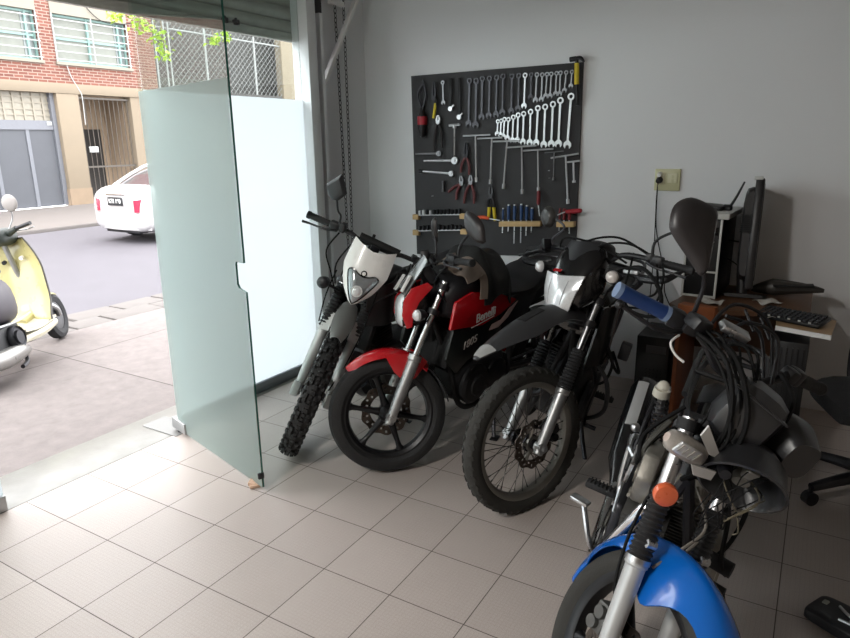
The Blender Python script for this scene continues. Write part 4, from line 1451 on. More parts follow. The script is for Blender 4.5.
def grips(B, pts, r=.011, gm=None, gl=.12, lever=True, gr=.0165, skip=(), barm=None, levm=None):
    """handlebar along mirrored points (x, y, z) listed from the centre out to y>0"""
    L = [V(p) for p in pts]
    full = [V((p.x, -p.y, p.z)) for p in reversed(L)] + (L if L[0].y > 1e-6 else L[1:])
    bar = B.P('handlebar', MB().tube(full, r, 10), barm or BLACK)
    for s in (1, -1):
        e, q = V((L[-1].x, s * L[-1].y, L[-1].z)), V((L[-2].x, s * L[-2].y, L[-2].z))
        dr = (e - q).normalized()
        g0 = e - dr * gl
        B.P('grip', MB().lathe([(gr * .95, 0)] + [(gr * (1.0 if k % 2 else .93), gl * (.08 + .84 * k / 14)) for k in range(15)] + [(gr * 1.15, gl), (gr * 1.1, gl + .012), (gr * .5, gl + .015)], g0, dr, n=16), gm or RUBBER)
        h = B.P('switch_housing', MB().box(g0 - dr * .022, (.05, .04, .05), frame(dr), .009).box(g0 - dr * .055 + V((.0, 0, .012)), (.034, .032, .03), frame(dr), .006), BLACK)
        if lever and s not in skip:
            pv = g0 - dr * .045 + V((.035, 0, -.004))
            B.P('lever', MB().tube([pv, pv + dr * .06 + V((.028, 0, -.008)), pv + dr * .14 + V((.02, 0, -.016)), pv + dr * .185 + V((.026, 0, -.018))], [.008, .006, .0055, .008], 8), levm or BLACK)
            if s < 0:
                B.P('brake_reservoir', MB().box(g0 - dr * .07 + V((.03, 0, .022)), (.05, .045, .03), frame(dr), .008), BLACK)
    return bar


def frame_tubes(B, hd, seat, wb, m, hw=.11, rr=.016):
    """head tube, backbone, down tube, cradle, sub-frame: one welded frame"""
    h0, h1 = B.fk(hd[0], 0, -B.off), B.fk(hd[1], 0, -B.off)
    mb = MB().cyl(h0, h1, .03)
    mb.tube([h1, (-.55, 0, seat + .02), (-.8, 0, seat - .08), (-.84, 0, .42), (-.82, 0, .3)], .024, 10)
    for s in (1, -1):
        mb.tube([h0, (-.36, s * .05, .52), (-.42, s * hw, .27), (-.6, s * hw, .215), (-.82, s * hw, .26), (-.86, s * hw, .4), (-.84, s * hw * .8, .6), (-.78, s * .06, seat - .06)], rr, 8)
        mb.tube([(-.72, s * .05, seat - .03), (-.95, s * .10, seat - .04), (-wb + .02, s * .105, seat - .01), (-wb - .12, s * .08, seat + .03)], rr * .8, 8)
        mb.tube([(-.85, s * hw, .42), (-1.0, s * .11, seat - .06)], rr * .7, 8)
    return B.P('frame', mb, m, False)


def swingarm(B, wb, rr, m):
    mb = MB()
    for s in (1, -1):
        mb.tube([(-.84, s * .09, .36), (-1.0, s * .1, .34), (-wb - .03, s * .1, rr)], .02, 8)
    mb.cyl((-.84, -.1, .36), (-.84, .1, .36), .025)
    mb.cyl((-wb, -.12, rr), (-wb, .12, rr), .012)
    return B.P('swingarm', mb, m, False)


def shock(B, a, b, m=None, r=.026):
    a, b = V(a), V(b)
    d = (b - a)
    mb = MB().cyl(a, a + d * .35, r * .6, n=12).cyl(a + d * .3, b, r * .35, n=10).cyl(b - d * .12, b, r * .85, n=12)
    s = B.P('rear_shock', mb, m or STEEL, False)
    L = d.length * .68
    f = frame(d)
    n = 9
    pts = [a + d * .16 + f @ V((r * math.cos(2 * PI * k / 10), r * math.sin(2 * PI * k / 10), L * k / (10 * n))) for k in range(10 * n)]
    MB().tube(pts, .0042, 6, 1).build('spring', BLACK if m is None else m, s)
    MB().cyl(b - V((.0, .025, 0)), b + V((0, .025, 0)), .017).cyl(a - V((.0, .025, 0)), a + V((0, .025, 0)), .017).build('shock_eye', ALU, s)


def engine(B, m, mc, tilt=18, x0=-.62, z0=.36, cyl=.25, fins=9, w=.12, head=None):
    """single-cylinder block: crankcase, round side covers, finned barrel, head"""
    e = B.P('engine', MB().body([(x0 - .22, 0, .08, z0 - .08, z0 + .1, .5), (x0 - .17, 0, w, z0 - .11, z0 + .13, .45), (x0, 0, w + .01, z0 - .13, z0 + .12, .45), (x0 + .15, 0, w, z0 - .12, z0 + .1, .45), (x0 + .22, 0, .08, z0 - .08, z0 + .06, .5)], 22, 3), m, False)
    for s in (1, -1):
        MB().lathe([(.115, 0), (.115, .02), (.10, .034), (.06, .038), (.055, .046), (.0, .046)], (x0 + .09, s * w, z0 - .01), (0, s, 0), 26, cap=True).build('side_cover', mc, e)
        MB().lathe([(.09, 0), (.088, .02), (.07, .032), (.0, .034)], (x0 - .11, s * w, z0), (0, s, 0), 22).build('side_cover', mc, e)
    ax = V((math.sin(R(tilt)), 0, math.cos(R(tilt))))
    c0 = V((x0 + .12, 0, z0 + .08))
    f = frame(ax, (0, 1, 0))
    mb = MB().cyl(c0, c0 + ax * cyl * .7, .055, n=20)
    for k in range(fins):
        mb.box(c0 + ax * (.03 + cyl * .62 * k / fins), (.155, .15, .006), f, .002)
    mb.build('barrel', m, e)
    hb_ = MB().box(c0 + ax * (cyl * .80), (.14, .145, .07), f, .012).box(c0 + ax * (cyl * .98), (.10, .12, .06), f, .016)
    for k in range(3):
        hb_.box(c0 + ax * (cyl * .72 + .02 * k), (.17, .165, .005), f, .001)
    hb_.build('cylinder_head', head or mc, e)
    MB().cyl(c0 + ax * cyl * .8 + V((.05, .07, 0)), c0 + ax * cyl * .8 + V((.09, .12, .03)), .012).tube([c0 + ax * cyl * .8 + V((.09, .12, .03)), c0 + ax * cyl * 1.2 + V((.06, .1, .08)), c0 + ax * cyl * 1.3 + V((-.15, .05, .05))], .005, 6).build('spark_lead', CABLE, e)
    MB().cyl(c0 + ax * cyl * .75 + V((-.07, 0, 0)), c0 + ax * cyl * .75 + V((-.19, 0, .02)), .032).box(c0 + ax * cyl * .75 + V((-.15, 0, -.02)), (.07, .07, .10), bev=.01).build('carburettor', DIRTM, e)
    return c0 + ax * cyl * .8 + V((.075, 0, -.01))


def muffler(B, port, pts, rear0, rear1, r=.045, hm=None, mm=None, shield=True):
    e = B.P('exhaust', MB().tube([port] + pts + [rear0], .018, 10), hm or CHROME, False)
    d = V(rear1) - V(rear0)
    L = d.length
    MB().lathe([(.02, 0), (.03, .04), (r, .10), (r, L - .03), (r * .8, L), (.016, L), (.016, L - .05)], rear0, d, 22).build('muffler', mm or BLACK, e)
    if shield:  # chrome heat shield over the muffler
        f = frame(d, (0, 0, 1))
        y = -1
        MB().sheet(lambda u, v: V(rear0) + d.normalized() * (.14 + u * (L - .24)) + f @ V((r * 1.1 * math.cos(1.57 + (v - .5) * 1.3 * 1 + PI * .0), r * 1.1 * math.sin(1.57 + (v - .5) * 1.3), 0)), 4, 8, .003).build('heat_shield', CHROME, e)


def footpegs(B, x, z, y0, y1, m=None, sides=(1, -1)):
    for s in sides:
        p = B.P('footpeg', MB().box((x, s * (y0 + y1) / 2, z), (.04, y1 - y0, .026), bev=.008), RUBBER, False)
        mb = MB()
        for k in range(7):
            mb.box((x, s * (y0 + (y1 - y0) * (.12 + .125 * k)), z + .014), (.036, .006, .008), bev=.001)
        mb.build('peg_ribs', RUBBER, p)
        MB().tube([(x - .02, s * (y0 - .06), z + .02), (x, s * y0, z)], .012, 8).build('peg_bracket', DARKST, p)


def sidestand(B, x, r):
    B.P('side_stand', MB().tube([(x, .10, .28), (x + .06, .17, .14), (x + .12, .235, .035)], .012, 8).box((x + .125, .245, .036), (.06, .045, .012), (R(12), 0, .3), .003), DARKST, False)


def calliper(B, side, ro, w=.09, ang=35, m=None):
    a = R(180 - ang)
    c = V((ro * .85 * math.cos(a), side * w, B.r + ro * .85 * math.sin(a)))
    k = B.P('brake_calliper', MB().box(c, (.05, .055, .085), (0, -R(ang) * .6, 0), .01).cyl(c + V((.0, side * .02, .018)), c + V((0, side * .04, .018)), .018).cyl(c + V((0, side * .02, -.02)), c + V((0, side * .04, -.02)), .018), m or DARKST)
    MB().tube([c + V((0, 0, .04)), c + V((-.06, side * .02, .12)), B.fk(.42, side * .11, -.03), B.fk(.72, side * .06, .03)], .005, 6).build('brake_hose', CABLE, k)
    return k


def chainset(B, wb, rr, m=None):
    B.P('drive_chain', MB().tube([(-.80, .105, .40), (-wb, .105, rr + .075), (-wb - .075, .105, rr), (-wb, .105, rr - .075), (-.80, .105, .31)], .008, 6, 4), m or DARKST, False)


def cables(B, lists, r=.0042, name='cable', m=None, st=True):
    mb = MB()
    for p in lists:
        mb.tube(p, r, 6, 6)
    return B.P(name, mb, m or CABLE, st)
# ------------------------------------------------------------------ red street bike
B = Bike('red and black street motorcycle with a black cloth bag on its tank, six-spoke black wheels', .300, 25, .03, (1.278, 1.139), -100.8, -39.3, 8.4, .004)
wheel(B, 'front_wheel', 0, .300, .222, .053, 'road', TYRE, RIMB, 'cast', True, 6, (.135, -.062))
wheel(B, 'rear_wheel', -1.33, .305, .218, .068, 'road', TYRE, RIMB, 'cast', False, 6, (.11, -.062))
for y in (.10, -.10):
    leg(B, y, .72, .33, CHROME, ALU, .0175, .029)
clamp(B, .56, .10)
clamp(B, .69, .10)
calliper(B, -1, .135, .075, 50)
# fender
fn = arch(0, .293, lambda u: .325 + .012 * math.sin(PI * u), 52, 132, lambda u: .018 + .062 * min(1, u * 2.6) ** .7, .035)
o = B.P('front_fender', MB().sheet(fn, 24, 10, .004), REDP)
MB().sheet(arch(0, .293, .318, 130, 172, .045, .01), 12, 8, .004).build('rear_flap', BLACK, o)
for s in (1, -1):
    MB().prism([(-.16, .60), (.015, .615), (-.03, .52), (-.075, .47), (-.135, .48), (-.20, .56)], .006, MX.Translation((0, s * .082, 0)), .002).build('fender_wing', REDP, o)
# headlight cowl and fly screen
cow = B.P('headlight', MB().rings([[V((x, y * s_, z)) for (x, y, z) in [(0, 0, 0)]] for s_ in ()]) if False else MB().body([(-.075, 0, .055, .755, .845, .6), (-.09, 0, .085, .735, .885, .6), (-.13, 0, .10, .73, .915, .6), (-.19, 0, .10, .745, .925, .6), (-.235, 0, .07, .78, .92, .7)], 22, 3), GLOSSB)
MB().body([(-.068, 0, .035, .765, .835, .6), (-.074, 0, .06, .750, .862, .6), (-.088, 0, .082, .736, .888, .6), (-.115, 0, .098, .726, .905, .6)], 22, 3).build('headlight_lens', LENS, cow)
for s in (1, -1):
    MB().prism([(-.098, .735), (-.078, .80), (-.09, .875), (-.13, .93), (-.21, .955), (-.235, .93), (-.165, .86), (-.135, .80), (-.125, .742)], .006, MX.Translation((0, s * .106, 0)) @ MX.Rotation(-s * R(8), 4, 'Z') @ MX.Translation((0, 0, 0)), .002).build('side_panel', REDP, cow)
MB().sheet(lambda u, v: (-.095 - .13 * u, (2 * v - 1) * (.118 - .035 * u), .93 + .155 * u - .035 * (2 * v - 1) ** 2), 8, 10, .006).build('fly_screen', mat('screen_smoke_grey', '#7e8283', .2, var=.1, coat=.5), cow)
for s in (1, -1):
    MB().sheet(lambda u, v: (-.085 - .05 * u, s * (.119 - .015 * u - .05 * v), .915 + .075 * u), 6, 3, .007).build('screen_highlight', WHITEP, cow)  # white strips stand in for the highlight on the fly screen
signal(B, (-.15, .145, .80), (.9, .35, 0), LENS)
signal(B, (-.15, -.145, .80), (.9, -.35, 0), LENS)
cables(B, [[(-.22, .06, .76), (-.17, .1, .78), (-.16, .14, .8)], [(-.22, -.06, .76), (-.17, -.1, .78), (-.16, -.14, .8)]], .008, 'signal_stalk')
B.P('speedometer', MB().box((-.235, 0, .99), (.06, .16, .10), (0, R(35), 0), .02), BLACK)
grips(B, [(-.31, 0, 1.0), (-.31, .10, 1.01), (-.30, .18, 1.06), (-.36, .37, 1.045)])
mirror(B, (-.32, .30, 1.075), [(-.33, .32, 1.13)], (-.375, .425, 1.20), (-1, -.25, .05), (0, .45, 1), .175, .105, .006, shape=[(-.5, -.3), (-.3, .3), (.1, .5), (.5, .42), (.48, -.1), (.2, -.45), (-.3, -.5)])
mirror(B, (-.33, -.20, 1.06), [(-.34, -.20, 1.12)], (-.36, -.245, 1.21), (-1, .3, .05), (0, 0, 1), .07, .12, .006)
cables(B, [[(-.30, .18, 1.06), (-.2, .1, 1.02), (-.22, .05, .9), (-.3, .06, .78)], [(-.30, -.2, 1.06), (-.19, -.12, 1.03), (-.2, -.05, .9), (-.28, -.06, .75)], [(-.3, .2, 1.04), (-.24, .14, .95), (-.3, .12, .85)]])
# tank, shrouds, seat, tail
frame_tubes(B, (.53, .71), .76, 1.33, MATTE)
swingarm(B, 1.33, .305, BLACK)
tk = B.P('fuel_tank', MB().body([(-.24, 0, .09, .80, .93, .6), (-.30, 0, .13, .77, .99, .6), (-.45, 0, .142, .75, 1.02, .6), (-.62, 0, .13, .76, .97, .6), (-.76, 0, .09, .77, .87, .6)], 24, 4), BLACK, False)
for s in (1, -1):
    sp_ = B.P('tank_shroud', MB().prism([(-.195, .765), (-.23, .90), (-.36, .93), (-.60, .88), (-.76, .82), (-.62, .765), (-.45, .735), (-.3, .755)], .02, MX.Translation((0, s * .158, .83)) @ MX.Rotation(s * R(5), 4, 'X') @ MX.Translation((0, 0, -.83)), .006), REDP, False)
    lw = B.P('lower_cowl', MB().prism([(-.20, .60), (-.235, .755), (-.42, .735), (-.60, .755), (-.66, .67), (-.52, .58), (-.38, .55), (-.3, .5)], .02, MX.Translation((0, s * .152, 0)), .006), mat('dark_green_black', '#151a18', .4, var=.1), False)
    st = B.P('side_panel', MB().prism([(-.62, .72), (-.66, .80), (-.80, .83), (-1.02, .80), (-.95, .70), (-.8, .6), (-.7, .62)], .018, MX.Translation((0, s * .125, 0)), .005), BLACK, False)
    MB().prism([(-.53, .69), (-.55, .72), (-.63, .73), (-.70, .785), (-.77, .81), (-.69, .73), (-.61, .69)], .006, MX.Translation((0, s * .168, 0)), .002).build('stripe_decal', mat('decal_pink_white', '#d9c0be', .4, var=.12, scale=40), st)
    bs = basis((-.475, s * .1725, .79), (-s, 0, .10), (0, -.087 * s, 1))
    mesh_text('Benelli', 'brand_lettering', .062, mat('decal_white', '#d9d4d2', .4, var=.05), sp_, bs, .001, .15, .0012)
    mesh_text('180S', 'model_lettering', .06, MATS['decal_white'], lw, basis((-.375, s * .1645, .655), (-s, 0, .22), (0, 0, 1)), .001, .3)
    MB().box((-.455, s * .174, .757), (.19, .004, .004), (0, R(s * 0 + 8), 0)).build('underline', MATS['decal_white'], sp_)
B.P('seat', MB().body([(-.66, 0, .08, .80, .87, .6), (-.78, 0, .125, .78, .86, .5), (-.95, 0, .14, .78, .86, .5), (-1.08, 0, .13, .80, .92, .5), (-1.3, 0, .10, .84, .935, .5), (-1.42, 0, .05, .87, .92, .6)], 22, 4), VINYL, False)
tl = B.P('tail_cowl', MB().body([(-.9, 0, .12, .70, .80, .5), (-1.15, 0, .12, .74, .86, .5), (-1.4, 0, .08, .80, .90, .5), (-1.5, 0, .05, .83, .885, .6)], 18, 3), BLACK, False)
MB().box((-1.5, 0, .855), (.02, .10, .035), bev=.008).build('tail_lamp', REDP, tl)
B.P('rear_fender', MB().sheet(arch(-1.33, .305, .36, 105, 165, .06, .02), 12, 6, .006).tube([(-1.42, 0, .86), (-1.6, 0, .62)], .02, 8), BLACK, False)
B.P('grab_rail', MB().tube([(-1.1, .13, .86), (-1.35, .13, .93), (-1.47, .0, .95), (-1.35, -.13, .93), (-1.1, -.13, .86)], .011, 8), BLACK, False)
port = engine(B, ENGB, ENGB, 25, -.60, .38)
muffler(B, port, [(-.30, 0, .5), (-.33, -.04, .33), (-.5, -.09, .22), (-.8, -.13, .24)], (-.92, -.15, .28), (-1.42, -.17, .44), .05, MATTE, BLACK)
footpegs(B, -.80, .33, .15, .25)
sidestand(B, -.75, .293)
shock(B, (-.95, 0, .72), (-.98, 0, .40), REDP)
chainset(B, 1.33, .305)
B.P('radiator_shield', MB().box((-.32, 0, .6), (.03, .2, .2), (0, R(-15), 0), .01), MATTE, False)
RED = B

# dark cloth bag pulled over the tank of the red bike
bgm = mat('bag_black_cloth', '#121212', .85, bump=.3, bscale=40)
bgl = mat('bag_taupe_lining', '#776a60', .8, var=.2, scale=12, bump=.2, bscale=30)
bag = tag(empty('cloth_bag', RED.root.location, RED.root.rotation_euler), 'dark cloth bag with taupe lining draped over the tank of the red motorcycle', 'bag')


def drape(u, v):
    # u across from right to left flank, v from front to back
    t = (u - .5) * 2
    x = -.45 - .26 * v - .03 * math.sin(4 * u)
    y = .19 * math.sin(t * 1.25) / math.sin(1.25) * (1 - .05 * math.sin(9 * v))
    z = 1.035 - .19 * abs(t) ** 2.6 + .022 * math.sin(7 * v + 3 * t) + .05 * math.sin(PI * v) + .012 * math.sin(15 * u) - .03 * v
    if t < 0:
        z += .06 * t * t
    return (x, y + .012 * math.sin(11 * v), z)


MB().sheet(drape, 28, 22, .008).build('cloth', bgm, bag)


def cuff(u, v):
    p = V(drape(.08 + u * .9, 0))
    q = V((p.x + .045 * v - .012 * math.sin(9 * u), p.y * (1 - .06 * v) + .008, p.z - .01 * v + .012 * math.sin(8 * u) * v + .012))
    return q


MB().sheet(cuff, 26, 8, .006).build('folded_lining', bgl, bag)
MB().sheet(lambda u, v: (-.31 - .12 * v + .012 * math.sin(7 * u), -.04 + .20 * u, 1.03 + .04 * v - .05 * u * u + .012 * math.sin(9 * u + 3 * v)), 14, 10, .006).build('lining_fold', bgl, bag)

# ------------------------------------------------------------------ white enduro
B = Bike('white-fronted enduro motorcycle with knobbly tyre turned towards the room, nearest the glass', .345, 27, .03, (.777, 1.091), -96.2, 37.9, 10.6, .004)
wheel(B, 'front_wheel', 0, .350, .268, .050, 'knobby', TYRE, ALU, 'wire', True, hub=DARKST, disc=(.12, .052))
wheel(B, 'rear_wheel', -1.38, .325, .235, .055, 'knobby', TYRE, RIMS, 'wire', False, hub=DARKST)
for y in (.085, -.085):
    leg(B, y, .80, .36, STEEL, ALUP, .02, .027, .60)
    B.P('axle_clamp', MB().box(B.fk(-.005, y * 1.1, .008), (.06, .045, .08), (0, R(-27), 0), .01), ALUP)
clamp(B, .62, .095)
clamp(B, .76, .095)
calliper(B, 1, .12, .06, 40)
# high fender stub between the fork legs and grey mud guards
fd = B.P('front_fender', MB().sheet(lambda u, v: (.01 - .26 * u, (2 * v - 1) * (.03 + .028 * math.sin(PI * min(1, u * .9))), .725 + .085 * u - .02 * (2 * v - 1) ** 2), 14, 10, .004), mat('fender_grey_white', '#6d6f6d', .35, var=.05))
for s in (1, -1):
    B.P('fork_guard', MB().sheet(lambda u, v: B.fk(.34 + .10 * u, s * (.055 + .05 * v), .05 - .02 * v - .02 * u), 8, 5, .004), mat('guard_grey', '#b5b6b5', .5, var=.1))
# headlight mask
def mask(u, v):
    s = 2 * v - 1
    hw = .045 + .072 * min(1, u / .5) ** .6
    if u > .5:
        hw = .117 - .006 * ((u - .5) / .5) ** 2
    z = .895 + .285 * u - .02 * u * (1 - abs(s)) * max(0, u - .6) / .4 + .03 * abs(s) * (1 - u)
    return (-.055 - .11 * u - .055 * abs(s) ** 2.2, hw * s, z)


mk_ = B.P('headlight_mask', MB().sheet(mask, 18, 18, .006), WHITEP)
OUT = crom([(0, .05), (.30, .12), (.62, .30), (.78, .50), (.60, .52), (.25, .44), (0, .41), (-.25, .44), (-.60, .52), (-.78, .50), (-.62, .30), (-.30, .12), (0, .05)][0:0] + [V((p[0], p[1], 0)) for p in ((0, .03), (.36, .09), (.60, .25), (.70, .45), (.50, .53), (.25, .51), (0, .50), (-.25, .51), (-.50, .53), (-.70, .45), (-.60, .25), (-.36, .09), (0, .03))], 4)


def lensf(r, t):
    k = t * (len(OUT) - 1)
    i = min(int(k), len(OUT) - 2)
    p = OUT[i].lerp(OUT[i + 1], k - i)
    c = V((0, .27, 0))
    q = c.lerp(p, r)
    m = V(mask(max(.0, q.y), .5 + q.x * .5))
    return m + V((.006 + .012 * (1 - r * r), 0, 0))


hl = MB().sheet(lensf, 6, 40).build('headlight_lens', LENSG, mk_)
MB().tube([lensf(1.02, j / 40) for j in range(40)], .0042, 6, 1, closed=True).build('lens_surround', GLOSSB, mk_)
MB().lathe([(.030, 0), (.026, -.004), (.02, .004), (.010, .008), (.0, .008)], V(lensf(0, 0)) + V((.004, 0, .0)), (1, 0, .25), 22).build('bulb_reflector', LENS, hl)
bdg = MB().lathe([(.0155, 0), (.0155, .004), (.012, .006), (.012, .004)], V(mask(.56, .5)) + V((.004, 0, 0)), (1, 0, .28), 20).build('round_badge', GLOSSB, mk_)
MB().lathe([(.010, 0), (.010, .005), (.003, .006)], V(mask(.56, .5)) + V((.004, 0, 0)), (1, 0, .28), 16).build('badge_centre', WHITEP, bdg)
B.P('mask_backing', MB().body([(-.155, 0, .05, .93, 1.08, .6), (-.20, 0, .085, .91, 1.11, .6), (-.25, 0, .07, .95, 1.10, .6)], 18, 3), BLACK)
grips(B, [(-.27, 0, 1.15), (-.27, .10, 1.152), (-.27, .16, 1.165), (-.31, .375, 1.148)], .0125, gr=.018, skip=())
B.P('bar_pad', MB().cyl((-.245, -.095, 1.182), (-.245, .125, 1.178), .019, n=14), MATTE)
B.P('crossbar_mount', MB().box((-.265, -.0, 1.15), (.05, .05, .05), bev=.01).cyl((-.262, -.03, 1.13), (-.262, -.03, 1.21), .008), DARKST)
mirror(B, (-.27, -.215, 1.165), [(-.285, -.225, 1.22), (-.275, -.25, 1.25)], (-.28, -.290, 1.352), (-1, .25, .05), (0, 0, 1), .115, .13, .0055, m=mat('mirror_charcoal', '#2c2d30', .5), smooth=1, shape=[(0, .62), (.26, .30), (.5, -.02), (.28, -.40), (.02, -.52), (-.25, -.42), (-.5, -.02), (-.26, .30)])
cables(B, [[(-.27, -.2, 1.14), (-.16, -.22, 1.07), (-.14, -.16, .98), (-.2, -.1, .85)], [(-.27, .2, 1.14), (-.15, .2, 1.05), (-.16, .12, .92), (-.22, .1, .8)], [(-.25, -.12, 1.12), (-.17, -.15, 1.02), (-.2, -.12, .9)], [(-.2, .10, .95), (-.14, .11, .75), (-.08, .10, .55), (0.0, .07, .4)], [(-.25, -.14, .95), (-.15, -.14, .85), (-.12, -.12, .7)]])
signal(B, (-.12, -.175, .915), (1, -.3, 0), BLACK, r=.032)
B.P('signal_bracket', MB().tube([(-.2, -.08, .87), (-.15, -.13, .9), (-.14, -.17, .91)], .008, 6), BLACK)
frame_tubes(B, (.58, .80), .86, 1.38, DARKST)
swingarm(B, 1.38, .325, ALU)
for s in (1, -1):
    B.P('radiator_shroud', MB().sheet(lambda u, v: (-.27 - .30 * u, s * (.10 + .06 * math.sin(PI * min(1, u * 1.3))), .70 + .22 * v + .06 * u * v), 8, 8, .008), mat('shroud_grey_black', '#2a2a2b', .45), False)
    B.P('side_panel', MB().prism([(-.72, .64), (-.7, .82), (-1.2, .85), (-1.12, .7)], .02, MX.Translation((0, s * .12, 0)), .005), BLACK, False)
B.P('fuel_tank', MB().body([(-.29, 0, .08, .80, .90, .6), (-.38, 0, .13, .76, .97, .6), (-.55, 0, .13, .76, .98, .6), (-.75, 0, .08, .78, .90, .6)], 22, 4), BLACK, False)
B.P('seat', MB().body([(-.55, 0, .06, .88, .97, .6), (-.75, 0, .10, .83, .90, .5), (-1.0, 0, .12, .84, .90, .5), (-1.3, 0, .11, .87, .94, .5), (-1.42, 0, .07, .89, .94, .5)], 20, 4), VINYL, False)
B.P('rear_fender', MB().sheet(lambda u, v: (-1.15 - .5 * u, (2 * v - 1) * (.11 - .02 * u), .86 + .05 * u - .03 * (2 * v - 1) ** 2), 10, 8, .005), BLACK, False)
port = engine(B, ENGB, ENG, 12, -.62, .40, .28)
muffler(B, port, [(-.32, -.04, .55), (-.36, -.12, .45), (-.6, -.15, .5), (-.85, -.14, .62)], (-.95, -.14, .66), (-1.4, -.16, .80), .048, DARKST, BLACK)
B.P('radiator', MB().box((-.33, .0, .66), (.035, .24, .24), (0, R(-20), 0), .008), MATTE, False)
B.P('skid_plate', MB().tube([(-.4, 0, .3), (-.5, 0, .22), (-.8, 0, .22)], .07, 8), DARKST, False)
footpegs(B, -.82, .36, .12, .22)
sidestand(B, -.72, .345)
shock(B, (-.92, 0, .78), (-.98, 0, .42), WHITEP)
chainset(B, 1.38, .325)
# ------------------------------------------------------------------ black trail bike
B = Bike('black trail motorcycle with a beak fender, clear square headlight and wire-spoked front wheel', .337, 27, .03, (1.982, 1.11), -84.4, -33.6, 14.6, .005)
wheel(B, 'front_wheel', 0, .337, .268, .040, 'tread', TYREG, RIMS, 'wire', True, hub=DARKST, disc=(.115, .058))
wheel(B, 'rear_wheel', -1.34, .32, .235, .052, 'tread', TYREG, RIMS, 'wire', False, hub=DARKST)
for y in (.10, -.10):
    leg(B, y, .72, .28, STEEL, ALU, .0165, .027, .46)
clamp(B, .58, .10)
clamp(B, .69, .10)
calliper(B, 1, .115, .07, 30)
BEAK = mat('beak_dark_grey', '#2d2d2f', .38, var=.15, scale=20)


def beak(u, v):
    s = 2 * v - 1
    x = .30 - .62 * u
    z = .75 + .23 * math.sin(min(1, u * 1.18) * PI * .5) ** .9 * .85 - .22 * max(0, u - .70) ** 1.2
    hw = .012 + .088 * min(1, u * 2.4) ** .75
    return (x, hw * s, z - .05 * abs(s) ** 1.8 * min(1, u * 2.5))


fd = B.P('front_fender', MB().sheet(beak, 26, 14, .005), BEAK)
MB().sheet(lambda u, v: V(beak(.02 + .10 * u, .0 + 1. * v)) + V((.002, 0, .004)), 5, 8, .003).build('worn_tip', mat('worn_grey', '#8d8d8b', .6, var=.2, scale=60), fd)
MB().sheet(lambda u, v: V(beak(.40 + .18 * u, .38 + .24 * v)) + V((0, 0, .004)), 6, 4, .004).build('fender_slot', MATTE, fd)
# headlight nacelle
nac = B.P('headlight_cowl', MB().body([(-.185, 0, .06, .93, 1.05, .6), (-.215, 0, .10, .91, 1.10, .6), (-.27, 0, .125, .93, 1.17, .55), (-.33, 0, .125, .97, 1.20, .55), (-.37, 0, .09, 1.02, 1.19, .6)], 24, 3), GLOSSB)
MB().sheet(lambda u, v: (-.205 - .085 * u - .035 * (2 * v - 1) ** 2, (2 * v - 1) * (.115 - .03 * u), 1.075 + .135 * u), 10, 12, .006).build('screen_panel', BLACK, nac)
def hlens(u, v):
    s = 2 * v - 1
    hw = .058 + .05 * u ** .8
    return (-.135 - .045 * u - .028 * s * s + .012 * math.sin(PI * u), hw * s, .912 + .150 * u + .012 * abs(s) * (u - .3))
hl = MB().sheet(hlens, 10, 14, .012).build('headlight_lens', LENS, nac)
MB().tube([hlens(0, j / 10) for j in range(11)] + [hlens(i / 6, 1) for i in range(1, 7)] + [hlens(1, 1 - j / 10) for j in range(1, 11)] + [hlens(1 - i / 6, 0) for i in range(1, 6)], .004, 6, 1, closed=True).build('lens_surround', CHROME, nac)
rb = MB()
for k in (1, 5):
    v0 = .14 + .12 * k
    rb.tube([V(hlens(.15 + .1 * abs(k - 3) / 3, v0)) + V((.007, 0, 0)), V(hlens(.55, v0)) + V((.008, 0, 0)), V(hlens(.88, v0)) + V((.006, 0, 0))], .0022, 5)
rb.build('lens_ribs', mat('lens_rib_grey', '#b4b6b8', .2, .3), hl)
MB().sheet(lambda u, v: (-.186 - .012 * u, -.06 + .045 * v, 1.080 + .008 * u), 2, 4, .004).build('red_decal', REDP, nac)
signal(B, (-.215, -.165, 1.085), (1, -.25, .05), LENS, r=.028)
signal(B, (-.30, .178, 1.072), (1, .25, .05), AMBER, r=.029)
cables(B, [[(-.3, .1, 1.07), (-.31, .15, 1.07)], [(-.26, -.1, 1.08), (-.235, -.14, 1.085)]], .009, 'signal_stalk')
grips(B, [(-.36, 0, 1.12), (-.36, .10, 1.125), (-.37, .20, 1.165), (-.43, .46, 1.125)], .0115, gr=.017)
mirror(B, (-.385, -.25, 1.16), [(-.37, -.25, 1.20), (-.35, -.16, 1.255), (-.34, -.19, 1.29)], (-.34, -.248, 1.305), (-1, .2, .02), (0, 0, 1), .10, .10, .0055, shape=[(-.5, 0), (-.35, .35), (0, .5), (.35, .35), (.5, 0), (.35, -.35), (0, -.5), (-.35, -.35)], m=mat('mirror_grey', '#3a3938', .35, var=.1), stm=mat('stem_grey', '#55555a', .4, .5))
mirror(B, (-.38, .31, 1.155), [(-.38, .315, 1.225), (-.385, .37, 1.265)], (-.39, .50, 1.31), (-1, -.2, .02), (0, 0, 1), .115, .115, .006, shape=[(-.5, 0), (-.35, .35), (0, .5), (.35, .35), (.5, 0), (.35, -.35), (0, -.5), (-.35, -.35)])
for s in (1, -1):
    B.P('hand_guard', MB().tube([(-.40, s * .44, 1.12), (-.34, s * .40, 1.085), (-.335, s * .30, 1.08), (-.36, s * .24, 1.10)], [.008, .018, .018, .008], 8), BLACK)
